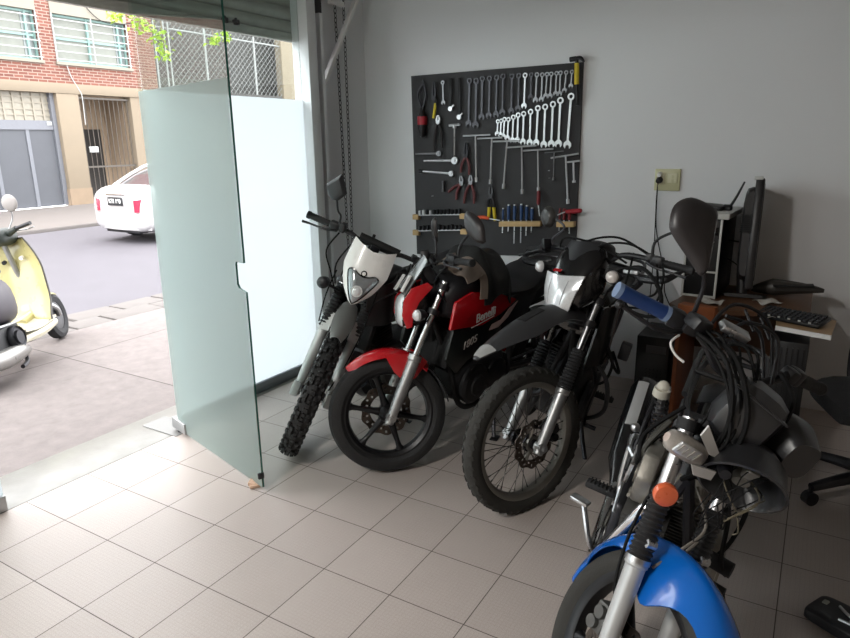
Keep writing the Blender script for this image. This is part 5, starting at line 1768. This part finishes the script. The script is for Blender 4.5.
# bundled cables looping in front of the clocks
cables(B, [[(-.42, .26, 1.17), (-.36, .15, 1.235), (-.32, .02, 1.215), (-.36, -.08, 1.15)],
           [(-.40, .30, 1.165), (-.34, .22, 1.215), (-.31, .10, 1.20), (-.33, .0, 1.12)],
           [(-.42, .33, 1.15), (-.28, .44, 1.10), (-.25, .43, 1.0), (-.33, .24, .95), (-.36, .14, 1.0)],
           [(-.42, .30, 1.15), (-.30, .40, 1.10), (-.29, .40, 1.03), (-.33, .26, 1.0), (-.35, .12, 1.06)],
           [(-.4, .2, 1.17), (-.3, .26, 1.10), (-.31, .22, 1.0), (-.38, .1, .92)],
           [(-.37, -.2, 1.16), (-.30, -.1, 1.22), (-.32, .06, 1.2), (-.36, .2, 1.13)],
           [(-.35, .12, 1.0), (-.22, .12, .8), (-.1, .11, .55), (.0, .085, .42)],
           [(-.33, -.08, .95), (-.2, -.1, .75), (-.12, -.1, .6)]], .0048)
cables(B, [[(-.36, .16, 1.09), (-.28, .34, 1.13), (-.24, .46, 1.05), (-.27, .43, .95), (-.35, .25, .93), (-.38, .14, 1.0)]], .0085, 'wiring_loop')
B.P('speedometer', MB().body([(-.31, .01, .06, 1.13, 1.2, .6), (-.36, .01, .09, 1.12, 1.215, .6), (-.42, .01, .08, 1.12, 1.2, .6)], 18, 2), BLACK)
B.P('wiring_plug', MB().box((-.33, .25, 1.10), (.02, .07, .016), (0, 0, .1), .004), ALU)
B.P('instrument_bracket', MB().tube([(-.36, .12, 1.0), (-.33, .2, 1.07), (-.31, .17, 1.075)], .01, 6).tube([(-.40, .08, 1.05), (-.37, .22, 1.02), (-.33, .3, 1.06)], .012, 6), BLACK)
frame_tubes(B, (.55, .72), .84, 1.34, MATTE)
swingarm(B, 1.34, .32, BLACK)
for s in (1, -1):
    B.P('tank_shroud', MB().sheet(lambda u, v: (-.25 - .40 * u, s * (.10 + .07 * math.sin(PI * min(1, u * 1.2)) * (1 - .3 * v)), .66 + .30 * v + .04 * u), 10, 8, .01), GLOSSB, False)
    B.P('side_panel', MB().prism([(-.66, .60), (-.68, .8), (-1.05, .83), (-1.0, .68), (-.85, .56)], .02, MX.Translation((0, s * .12, 0)), .005), BLACK, False)
B.P('fuel_tank', MB().body([(-.27, 0, .09, .80, .93, .6), (-.36, 0, .14, .77, 1.0, .6), (-.52, 0, .15, .76, 1.01, .6), (-.70, 0, .09, .78, .92, .6)], 22, 4), GLOSSB, False)
B.P('seat', MB().body([(-.58, 0, .08, .86, .95, .6), (-.75, 0, .12, .80, .88, .5), (-1.0, 0, .14, .81, .89, .5), (-1.3, 0, .11, .84, .92, .5), (-1.42, 0, .06, .87, .92, .5)], 20, 4), VINYL, False)
B.P('rear_fender', MB().sheet(lambda u, v: (-1.15 - .45 * u, (2 * v - 1) * (.10 - .02 * u), .83 + .02 * u - .10 * u * u - .03 * (2 * v - 1) ** 2), 10, 8, .005), BLACK, False)
B.P('luggage_rack', MB().tube([(-1.05, .13, .90), (-1.5, .12, .94), (-1.55, 0, .94), (-1.5, -.12, .94), (-1.05, -.13, .90)], .01, 8).cyl((-1.2, -.13, .92), (-1.2, .13, .92), .008).cyl((-1.35, -.125, .93), (-1.35, .125, .93), .008), BLACK, False)
port = engine(B, ENGB, ENGB, 14, -.60, .40, .27)
muffler(B, port, [(-.30, -.03, .5), (-.36, -.12, .4), (-.6, -.15, .42), (-.8, -.15, .5)], (-.9, -.15, .54), (-1.4, -.17, .70), .05, DARKST, BLACK)
footpegs(B, -.78, .34, .13, .25)
sidestand(B, -.70, .337)
shock(B, (-.92, 0, .74), (-.98, 0, .42))
chainset(B, 1.34, .32)
cables(B, [[(-.36, .12, .8), (-.38, .2, .7), (-.42, .2, .58), (-.5, .15, .5)], [(-.3, .08, .75), (-.36, .15, .6), (-.45, .15, .42)], [(-.4, .15, .75), (-.42, .22, .65), (-.48, .24, .62), (-.5, .18, .7)]], .007, 'engine_hose', st=False)
B.P('gear_lever', MB().tube([(-.62, .15, .3), (-.5, .17, .28), (-.46, .20, .3)], .007, 6).cyl((-.46, .18, .3), (-.46, .23, .3), .011), DARKST, False)
B.P('rear_mudflap', MB().box((-.46, .235, .735), (.03, .05, .10), (0, R(20), 0), .008), BLACK, False)
B.P('engine_guard', MB().tube([(-.36, .06, .72), (-.34, .2, .62), (-.42, .24, .45), (-.52, .2, .33), (-.6, .1, .24)], .011, 8), BLACK, False)

# ------------------------------------------------------------------ blue stripped bike
B = Bike('stripped motorcycle with bright blue front fender, loose wiring and a hanging headlight shell', .30, 26, .03, (2.694, .075), -89.4, 45.8, 11.6, .004)
wheel(B, 'front_wheel', 0, .30, .232, .043, 'road', TYREG, RIMB, 'cast', True, 5, (.12, -.058))
wheel(B, 'rear_wheel', -1.27, .30, .228, .048, 'road', TYREG, RIMB, 'cast', False, 5)
for y in (.095, -.095):
    leg(B, y, .665, .285, STEEL, ALUP, .020, .026)
    B.P('fork_gaiter', bellows(B.fk(.275, y), B.fk(.46, y), .033, .029, 13), RUBG)
    B.P('gaiter_clip', MB().cyl(B.fk(.268, y), B.fk(.282, y), .033, n=18), STEEL)
clamp(B, .59, .095, m=MATTE)
clamp(B, .645, .095, m=MATTE)
calliper(B, -1, .12, .078, 35, ENG)
fn = arch(0, .30, lambda u: .328 + .012 * math.sin(PI * u), 22, 188, lambda u: .030 + .042 * math.sin(PI * min(1, .10 + u * 1.0)) ** .5, lambda u: .036 + .125 * math.exp(-((u - .50) / .13) ** 2))
fd = B.P('front_fender', MB().sheet(fn, 34, 12, .004), BLUEP)
for s in (1, -1):
    MB().cyl((-.125, s * .08, .60), (-.125, s * .11, .60), .014, n=10).build('fender_bolt', STEEL, fd)
# orange reflector on the right leg, clear signal lens, headlight ears
B.P('reflector', MB().lathe([(.030, -.012), (.032, 0), (.029, .008), (.016, .010), (.0, .010)], (-.168, -.118, .727), (1, -.28, .1), 24), ORANGE)
sg = B.P('turn_signal', MB().rings([[V((-.195 + a * math.cos(t), -.145 + y, .858 - y * .14 + b * math.sin(t))) for t in [2 * PI * k / 16 for k in range(16)]] for y, a, b in ((.07, .012, .016), (.062, .02, .028), (.03, .026, .033), (-.03, .026, .032), (-.058, .02, .026), (-.07, .010, .013))]), mat('signal_shell', '#b3aea8', .15, .3, var=.3, scale=70, coat=.6))
MB().box((-.172, -.155, .861), (.008, .08, .036), (R(-8), R(10), 0), .004).build('signal_lens', LENS, sg)
for k in range(4):
    MB().box((-.167, -.125 - .02 * k, .857 + .003 * k), (.004, .004, .026), (R(-8), R(10), 0), .002).build('lens_rib', DIRTM, sg)
EARS = mat('bracket_white', '#bdbab6', .4, .3, var=.12)
def plate(ps, th):
    a, b, c = V(ps[0]), V(ps[1]), V(ps[2])
    n = (b - a).cross(c - a).normalized() * th
    mb = MB()
    k = len(ps)
    mb.v = [tuple(V(p) + n * s) for s in (.5, -.5) for p in ps]
    mb.f = [tuple(range(k)), tuple(range(k, 2 * k))[::-1]] + [(i, (i + 1) % k, k + (i + 1) % k, k + i) for i in range(k)]
    return mb


B.P('headlight_ear', plate([(-.20, -.128, .935), (-.175, -.045, .872), (-.18, -.085, .872), (-.195, -.132, .905)], .006), EARS)
B.P('headlight_ear', plate([(-.175, -.115, .832), (-.165, -.045, .842), (-.165, -.040, .815), (-.172, -.09, .808)], .006), EARS)
B.P('ear_bolt', MB().cyl((-.16, -.04, .865), (-.13, -.055, .86), .018, .014), BLACK)
# bars, blue grip
BG = mat('grip_blue', '#173468', .45, var=.12, scale=30, bump=.1)
BGC = mat('grip_clear_ring', '#7488a8', .3)
bp_ = [(-.36, .06, 1.03), (-.37, .14, 1.075), (-.41, .22, 1.095), (-.455, .40, 1.08)]
full = [(p[0], -p[1], p[2]) for p in reversed(bp_)] + bp_
B.P('handlebar', MB().tube(full, .0115, 10), BLACK)
for s in (1, -1):
    e, q = V((-.455, s * .40, 1.08)), V((-.42, s * .255, 1.088))
    g = B.P('grip', MB().lathe([(.019, 0), (.0205, .01), (.019, .02), (.0195, .12), (.021, .135), (.0205, .145), (.017, .15)], q, e - q, 18), BG if s < 0 else RUBBER)
    if s < 0:
        for t in (0.004, .146):
            d = (e - q).normalized()
            MB().cyl(q + d * (t - .006), q + d * (t + .006), .0215, n=18).build('grip_ring', BGC, g)
    B.P('switch_housing', MB().box(q - (e - q).normalized() * .025, (.05, .042, .05), frame(e - q), .01).box(q - (e - q).normalized() * .065 + V((.01, 0, .0)), (.04, .04, .045), frame(e - q), .008), BLACK)
B.P('lever', MB().tube([(-.37, -.23, 1.075), (-.345, -.31, 1.06), (-.375, -.42, 1.068)], [.008, .006, .006], 8).sph((-.376, -.425, 1.068), .012, 10, 8), BLACK)
B.P('brake_reservoir', MB().box((-.37, -.20, 1.115), (.05, .06, .035), (0, 0, .2), .008), BLACK)
mirror(B, (-.40, -.20, 1.11), [(-.40, -.215, 1.15), (-.40, -.235, 1.20), (-.40, -.275, 1.24)], (-.40, -.352, 1.297), (-.86, .10, -.50), (.35, -.55, 1), .135, .155, .006, shape=[(-.50, .22), (-.44, .36), (-.05, .56), (.30, .50), (.48, .24), (.46, .04), (.22, -.40), (.10, -.62), (.0, -.64), (-.12, -.48)], d=.03)
# headlight shell hanging on its loom, bowl open to the front
BOWL = mat('shell_black', '#262628', .33, var=.1, coat=.3)
hb2 = B.P('headlight_shell', MB().box((-.25, .0, .985), (.15, .15, .175), (R(-6), R(-8), R(-38)), .05).box((-.25, .0, 1.03), (.151, .151, .006), (R(-6), R(-8), R(-38)), .003), BOWL)
cb_, db_ = V((-.125, .012, .845)), V((.60, -.30, -.52)).normalized()
MB().lathe([(.02, -.12), (.06, -.105), (.09, -.065), (.10, -.01), (.107, 0), (.100, .002), (.095, -.01), (.085, -.06), (.055, -.098), (.0, -.11)], cb_, db_, 28, cap=False).build('lamp_bowl', BOWL, hb2)
MB().body([(-.28, .13, .05, .94, 1.03, .6), (-.22, .135, .065, .90, 1.04, .6), (-.15, .135, .05, .91, 1.01, .6)], 18, 3).build('speedometer_housing', BOWL, hb2)
fl = frame(db_)
mb = MB()
random.seed(5)
for k in range(3):
    a = random.uniform(0, 6.28)
    p = [cb_ + fl @ V((.07 * math.cos(a + j * .9) * random.uniform(.4, 1), .07 * math.sin(a + j * .9) * random.uniform(.4, 1), -.06 + .055 * j)) for j in range(4)]
    p.append(p[-1] + V((.0, -.01, -.015)))
    mb.tube(p, .0019, 5, 5)
mb.build('loose_wires', mat('wire_cream', '#5f5848', .5, var=.25, scale=20), hb2)
mb = MB()
for k in range(7):
    a = random.uniform(0, 6.28)
    mb.tube([cb_ + fl @ V((.06 * math.cos(a), .06 * math.sin(a), -.05)), cb_ + fl @ V((.05 * math.cos(a + 1), .05 * math.sin(a + 1), .0)), cb_ + V((random.uniform(-.02, .05), random.uniform(-.06, .02), -.09 - .012 * k)), cb_ + V((random.uniform(-.02, .05), random.uniform(-.08, .02), -.05))], .0018, 5, 5)
mb.build('loose_wires', CABLE, hb2)
MB().cyl(cb_ + fl @ V((-.01, 0, -.09)), cb_ + fl @ V((-.01, 0, -.02)), .03, .022).box(cb_ + fl @ V((.04, .01, -.03)), (.04, .03, .03), fl, .004).build('bulb_socket', DIRTM, hb2)
# loom pouring from the bars over the head stock
lm = []
random.seed(9)
for k in range(10):
    y = -.20 + .022 * k
    lm.append([(-.40 + random.uniform(-.03, .03), y - .02, 1.10 + random.uniform(-.02, .02)), (-.31 + random.uniform(-.03, .02), y * .8 + random.uniform(-.03, .03), 1.11 + random.uniform(-.04, .05)), (-.25 + random.uniform(-.03, .03), y * .6 + .02, 1.02), (-.20 + random.uniform(-.03, .03), y * .5 + .03, .92), (-.24, y * .4 + .03, .80)])
cables(B, lm[::2], .0042, 'wiring_loom')
cables(B, lm[1::2], .0030, 'wiring_loom', CABLE)
cables(B, [[(-.38, -.14, 1.09), (-.27, -.13, 1.10), (-.19, -.06, 1.0), (-.18, -.03, .88), (-.25, -.02, .74)], [(-.38, -.18, 1.09), (-.26, -.15, 1.08), (-.20, -.08, .96), (-.21, -.045, .8)], [(-.38, .14, 1.09), (-.25, .1, 1.06), (-.2, .05, .95), (-.3, .03, .8)]], .007, 'throttle_cable')
cables(B, [[(-.37, -.225, 1.065), (-.36, -.24, 1.04), (-.35, -.215, 1.02), (-.335, -.19, 1.015)]], .0032, 'white_sleeve', WHITEP)
cables(B, [[(-.24, .03, .74), (-.16, .06, .68), (-.12, -.0, .62), (-.10, -.06, .55)], [(-.28, .08, .72), (-.18, .09, .66), (-.13, .03, .60)]], .004, 'speedometer_cable', mat('cable_grey', '#77716a', .5))
B.P('clock_bracket', MB().box((-.33, -.13, 1.145), (.03, .085, .02), (0, R(20), R(-6)), .003), STEEL)
for i in range(6):
    pass
B.P('bracket_cage', MB().tube([(-.40, -.14, 1.10), (-.42, -.10, 1.19), (-.42, .03, 1.19), (-.38, .10, 1.10)], .005, 6).tube([(-.36, -.12, 1.10), (-.37, -.08, 1.17), (-.37, .04, 1.17), (-.34, .1, 1.06)], .005, 6).tube([(-.44, -.08, 1.15), (-.44, .05, 1.15), (-.40, .13, 1.05)], .005, 6).cyl((-.42, -.06, 1.19), (-.36, -.05, 1.16), .004).cyl((-.42, .0, 1.19), (-.36, .01, 1.16), .004), BLACK)
B.P('steering_nut', MB().cyl(B.fk(.62, 0, -.03), B.fk(.67, 0, -.03), .022, n=6), DARKST)
# frame, engine, running gear
frame_tubes(B, (.52, .64), .72, 1.27, BLACK)
swingarm(B, 1.27, .30, BLACK)
port = engine(B, ENG, DIRTM, 20, -.62, .36, .25, 10, .125, DIRTM)
B.P('finned_cover', MB().prism([(-.31, .58), (-.29, .67), (-.34, .73), (-.47, .72), (-.49, .60), (-.40, .54)], .05, MX.Translation((0, -.108, 0)), .010).cyl((-.37, -.13, .64), (-.37, -.142, .64), .03, n=18).cyl((-.45, -.13, .69), (-.45, -.14, .69), .01, n=6).cyl((-.33, -.13, .60), (-.33, -.14, .60), .01, n=6).tube([(-.30, -.135, .60), (-.36, -.137, .57), (-.46, -.137, .61), (-.47, -.137, .70)], .006, 6), DIRTM, False)
B.P('clutch_case', MB().prism([(-.36, .30), (-.38, .50), (-.5, .56), (-.64, .55), (-.72, .42), (-.64, .26), (-.48, .24)], .04, MX.Translation((0, -.155, 0)), .012), DARKST, False)
for (x, z) in ((-.385, .33), (-.40, .49), (-.52, .54), (-.65, .52), (-.69, .41), (-.62, .285), (-.49, .265)):
    B.P('cover_bolt', MB().cyl((x, -.17, z), (x, -.183, z), .008, n=6), STEEL, False)
B.P('exhaust_header', MB().tube([port + V((-.02, 0, 0)), (-.29, -.07, .60), (-.29, -.115, .49), (-.33, -.16, .35), (-.42, -.19, .26), (-.6, -.215, .24), (-.82, -.235, .32)], .021, 12), CHROME, False)
for k in range(6):
    B.P('barrel_fin', MB().box((-.385 + .006 * k, -.075, .455 + .018 * k), (.10, .13, .005), (0, R(20), 0), .001), ENG, False)
B.P('engine_bracket', MB().tube([(-.30, -.15, .70), (-.33, -.16, .62), (-.42, -.165, .60), (-.50, -.17, .66)], .006, 6).tube([(-.34, -.165, .50), (-.37, -.17, .58), (-.46, -.17, .56)], .005, 6), STEEL, False)
e = B.P('muffler', MB().lathe([(.02, 0), (.032, .05), (.056, .12), (.061, .3), (.061, .50), (.05, .54), (.018, .545)], (-.80, -.235, .31), V((-1.28, -.285, .55)) - V((-.80, -.235, .31)), 26), GLOSSB, False)
dm = (V((-1.28, -.285, .55)) - V((-.80, -.235, .31))).normalized()
MB().sheet(lambda u, v: V((-.80, -.235, .31)) + dm * (.26 + .24 * u) + (V((.46, 0, .88)) * math.cos((v - .2) * .7) + V((0, -1, 0)) * math.sin((v - .2) * .7)) * .0635, 4, 10, .003).build('heat_shield', ALUP, e)  # pale strip put in for the highlight along the black muffler
B.P('kick_starter', MB().tube([(-.60, -.16, .36), (-.62, -.20, .42), (-.68, -.215, .60)], .009, 8).tube([(-.68, -.20, .60), (-.66, -.21, .605), (-.55, -.20, .62), (-.50, -.17, .615)], .010, 8).sph((-.69, -.215, .625), .017, 10, 8), STEEL, False)
B.P('brake_pedal', MB().tube([(-.56, -.17, .27), (-.45, -.195, .27), (-.40, -.215, .32), (-.43, -.26, .40), (-.445, -.272, .412)], .009, 8).box((-.447, -.285, .42), (.035, .065, .014), (0, 0, -.2), .005), STEEL, False)
B.P('pedal_pivot', MB().cyl((-.56, -.15, .27), (-.56, -.195, .27), .022), ALU, False)
footpegs(B, -.62, .39, .20, .31, sides=(-1,))
B.P('peg_hanger', MB().tube([(-.62, -.19, .39), (-.68, -.19, .36), (-.75, -.17, .30)], .012, 8).tube([(-.62, -.2, .385), (-.78, -.2, .60), (-.86, -.2, .66)], .008, 8), BLACK, False)
sidestand(B, -.66, .30)
shock(B, (-.93, -.19, .70), (-1.06, -.16, .38))
shock(B, (-.93, .19, .70), (-1.06, .16, .38))
B.P('shock_cap', MB().cyl((-.925, -.19, .675), (-.92, -.19, .705), .032, .030, 16).sph((-.92, -.19, .71), (.018, .024, .026), 10, 8), mat('cap_cream', '#b9b5a8', .5, var=.15), False)
chainset(B, 1.27, .30)
B.P('battery_box', MB().box((-.78, 0, .6), (.16, .17, .18), bev=.012), BLACK, False)
B.P('air_box', MB().box((-.60, .02, .68), (.16, .16, .13), bev=.02).cyl((-.52, 0, .66), (-.42, 0, .64), .035), BLACK, False)
B.P('seat_rack', MB().tube([(-.85, .11, .74), (-1.25, .12, .78), (-1.42, .08, .80), (-1.42, -.08, .80), (-1.25, -.12, .78), (-.85, -.11, .74)], .011, 8).cyl((-1.05, -.12, .765), (-1.05, .12, .765), .009).cyl((-1.25, -.12, .78), (-1.25, .12, .78), .009), BLACK, False)
B.P('rear_fender', MB().sheet(arch(-1.27, .30, .345, 70, 175, .075, .03), 18, 8, .005), BLACK, False)
cables(B, [[(-.42, .1, .82), (-.36, .16, .7), (-.38, .16, .55), (-.45, .13, .4)], [(-.35, .05, .8), (-.3, .12, .68), (-.34, .15, .5), (-.4, .18, .42)], [(-.5, -.05, .8), (-.42, -.12, .75), (-.5, -.16, .6)], [(-.55, -.08, .82), (-.48, -.16, .72), (-.42, -.15, .66)], [(-.7, .0, .78), (-.55, .06, .84), (-.42, .04, .84), (-.3, .02, .86)]], .007, 'frame_hose', st=False)
cables(B, [[(-.6, -.1, .76), (-.5, -.14, .7), (-.46, -.12, .62)], [(-.45, -.1, .8), (-.4, -.14, .72), (-.42, -.13, .66)]], .009, 'pale_hose', mat('hose_dark', '#33322c', .6), st=False)
for s, x, z in ((1, -.40, .455), (1, -.37, .385)):
    B.P('engine_mount_rubber', MB().cyl((x, .10, z), (x + .02, .19, z), .024, n=14), RUBBER, False)
cables(B, [[(-.36, .19, .385), (-.3, .21, .36), (-.3, .2, .33), (-.36, .17, .33)]], .004, 'mount_wire', st=False)
BLUE = B

# black plastic cover with a steel latch lying on the tiles
cv = tag(empty('plastic_cover', (3.30, .94, 0), (0, 0, R(-28))), 'black plastic cover with a steel latch lying on the tiles in the lower right corner', 'cover')
MB().body([(-.105, 0, .045, .0, .035, .4), (-.09, 0, .068, .0, .05, .45), (.0, 0, .075, .0, .055, .45), (.12, 0, .07, .0, .05, .45), (.16, 0, .05, .0, .035, .5)], 20, 3).build('cover_shell', BLACK, cv)
MB().box((-.07, .012, .0535), (.018, .022, .008), (.1, -.15, 0), .003).build('pale_label', mat('label_pale', '#9c9d95', .5), cv)
MB().tube([(-.03, .025, .057), (.03, -.01, .065), (.06, .025, .062), (.12, -.02, .057)], .005, 8).tube([(.0, -.04, .055), (.06, -.04, .062), (.13, -.04, .054)], .005, 8).cyl((.03, -.01, .065), (.03, -.035, .05), .005).build('steel_latch', STEEL, cv)
# ------------------------------------------------------------------ camera, daylight
def camera():
    p, y, r = .2646, .5418, -.0131
    f0, r0, up = V((-math.sin(y), math.cos(y), 0)), V((math.cos(y), math.sin(y), 0)), V((0, 0, 1))
    F = f0 * math.cos(p) - up * math.sin(p)
    u = f0 * math.sin(p) + up * math.cos(p)
    X = r0 * math.cos(r) + u * math.sin(r)
    U = u * math.cos(r) - r0 * math.sin(r)
    cd = bpy.data.cameras.new('camera')
    cd.sensor_width = 36
    cd.lens = 655.6 / 850 * 36
    cd.clip_start = .05
    c = bpy.data.objects.new('camera', cd)
    m = MX((X, U, -F)).transposed().to_4x4()
    m.translation = V((9.8689, -4.5173, 5.2423)) * S
    c.matrix_world = m
    COL.objects.link(c)
    SC.camera = c


camera()
wo = bpy.data.worlds.new('overcast_sky')
SC.world = wo
wo.use_nodes = True
nt = wo.node_tree
bg = nt.nodes['Background']
tc = nt.nodes.new('ShaderNodeTexCoord')
sp = nt.nodes.new('ShaderNodeSeparateXYZ')
nt.links.new(tc.outputs['Generated'], sp.inputs[0])
rp = nt.nodes.new('ShaderNodeValToRGB')
rp.color_ramp.elements[0].color = (.96, .97, 1.0, 1)
rp.color_ramp.elements[0].position = .0
rp.color_ramp.elements[1].color = (.97, .98, 1.0, 1)
nt.links.new(sp.outputs[2], rp.inputs[0])
nt.links.new(rp.outputs[0], bg.inputs[0])
bg.inputs[1].default_value = 2.6
sun = bpy.data.lights.new('veiled_sun', 'SUN')
sun.energy = .35
sun.angle = R(25)
sun.color = (1, .97, .92)
so = bpy.data.objects.new('veiled_sun', sun)
so.rotation_euler = (R(28), R(-22), 0)
COL.objects.link(so)
for nm, loc, sx, sy in (('entrance_portal', (-.46, -1.0, 1.25), 2.5, 6.7),):
    l = bpy.data.lights.new(nm, 'AREA')
    l.shape = 'RECTANGLE'
    l.size, l.size_y = sx, sy
    l.cycles.is_portal = True
    o = bpy.data.objects.new(nm, l)
    o.location = loc
    o.rotation_euler = (0, R(-90), 0)
    COL.objects.link(o)
lm_ = tag(empty('ceiling_lamp', (1.3, -2.4, HC)), 'unseen twin-tube fill lamp added on the ceiling behind the camera', 'lamp')  # unseen lamp added to brighten the front faces of the bikes
MB().box((0, 0, -.03), (.16, 1.3, .06), bev=.006).build('fill_lamp_body', WHITEP, lm_)
tm_ = bpy.data.materials.new('fill_lamp_tube')
tm_.use_nodes = True
pb_ = tm_.node_tree.nodes['Principled BSDF']
pb_.inputs['Emission Color'].default_value = (1, .96, .9, 1)
pb_.inputs['Emission Strength'].default_value = 6
for s_ in (1, -1):
    MB().cyl((s_ * .045, -.6, -.075), (s_ * .045, .6, -.075), .013).build('tube', tm_, lm_)
al = bpy.data.lights.new('fill_lamp_light', 'AREA')  # area light of the added lamp
al.shape = 'RECTANGLE'
al.size, al.size_y = .14, 1.2
al.energy = 46
al.color = (1, .97, .92)
ao = bpy.data.objects.new('fill_lamp_light', al)
ao.location = (1.3, -2.4, HC - .1)
COL.objects.link(ao)
vs = SC.view_settings
SC.display_settings.display_device = 'sRGB'
vs.view_transform = 'Standard'
vs.look = 'None'
vs.gamma = 1
vs.use_curve_mapping = False
vs.exposure = 1.4
SC.cycles.max_bounces = 10
SC.cycles.diffuse_bounces = 6
SC.cycles.transparent_max_bounces = 16
SC.cycles.sample_clamp_indirect = 6
SC.cycles.caustics_reflective = False
SC.cycles.caustics_refractive = False
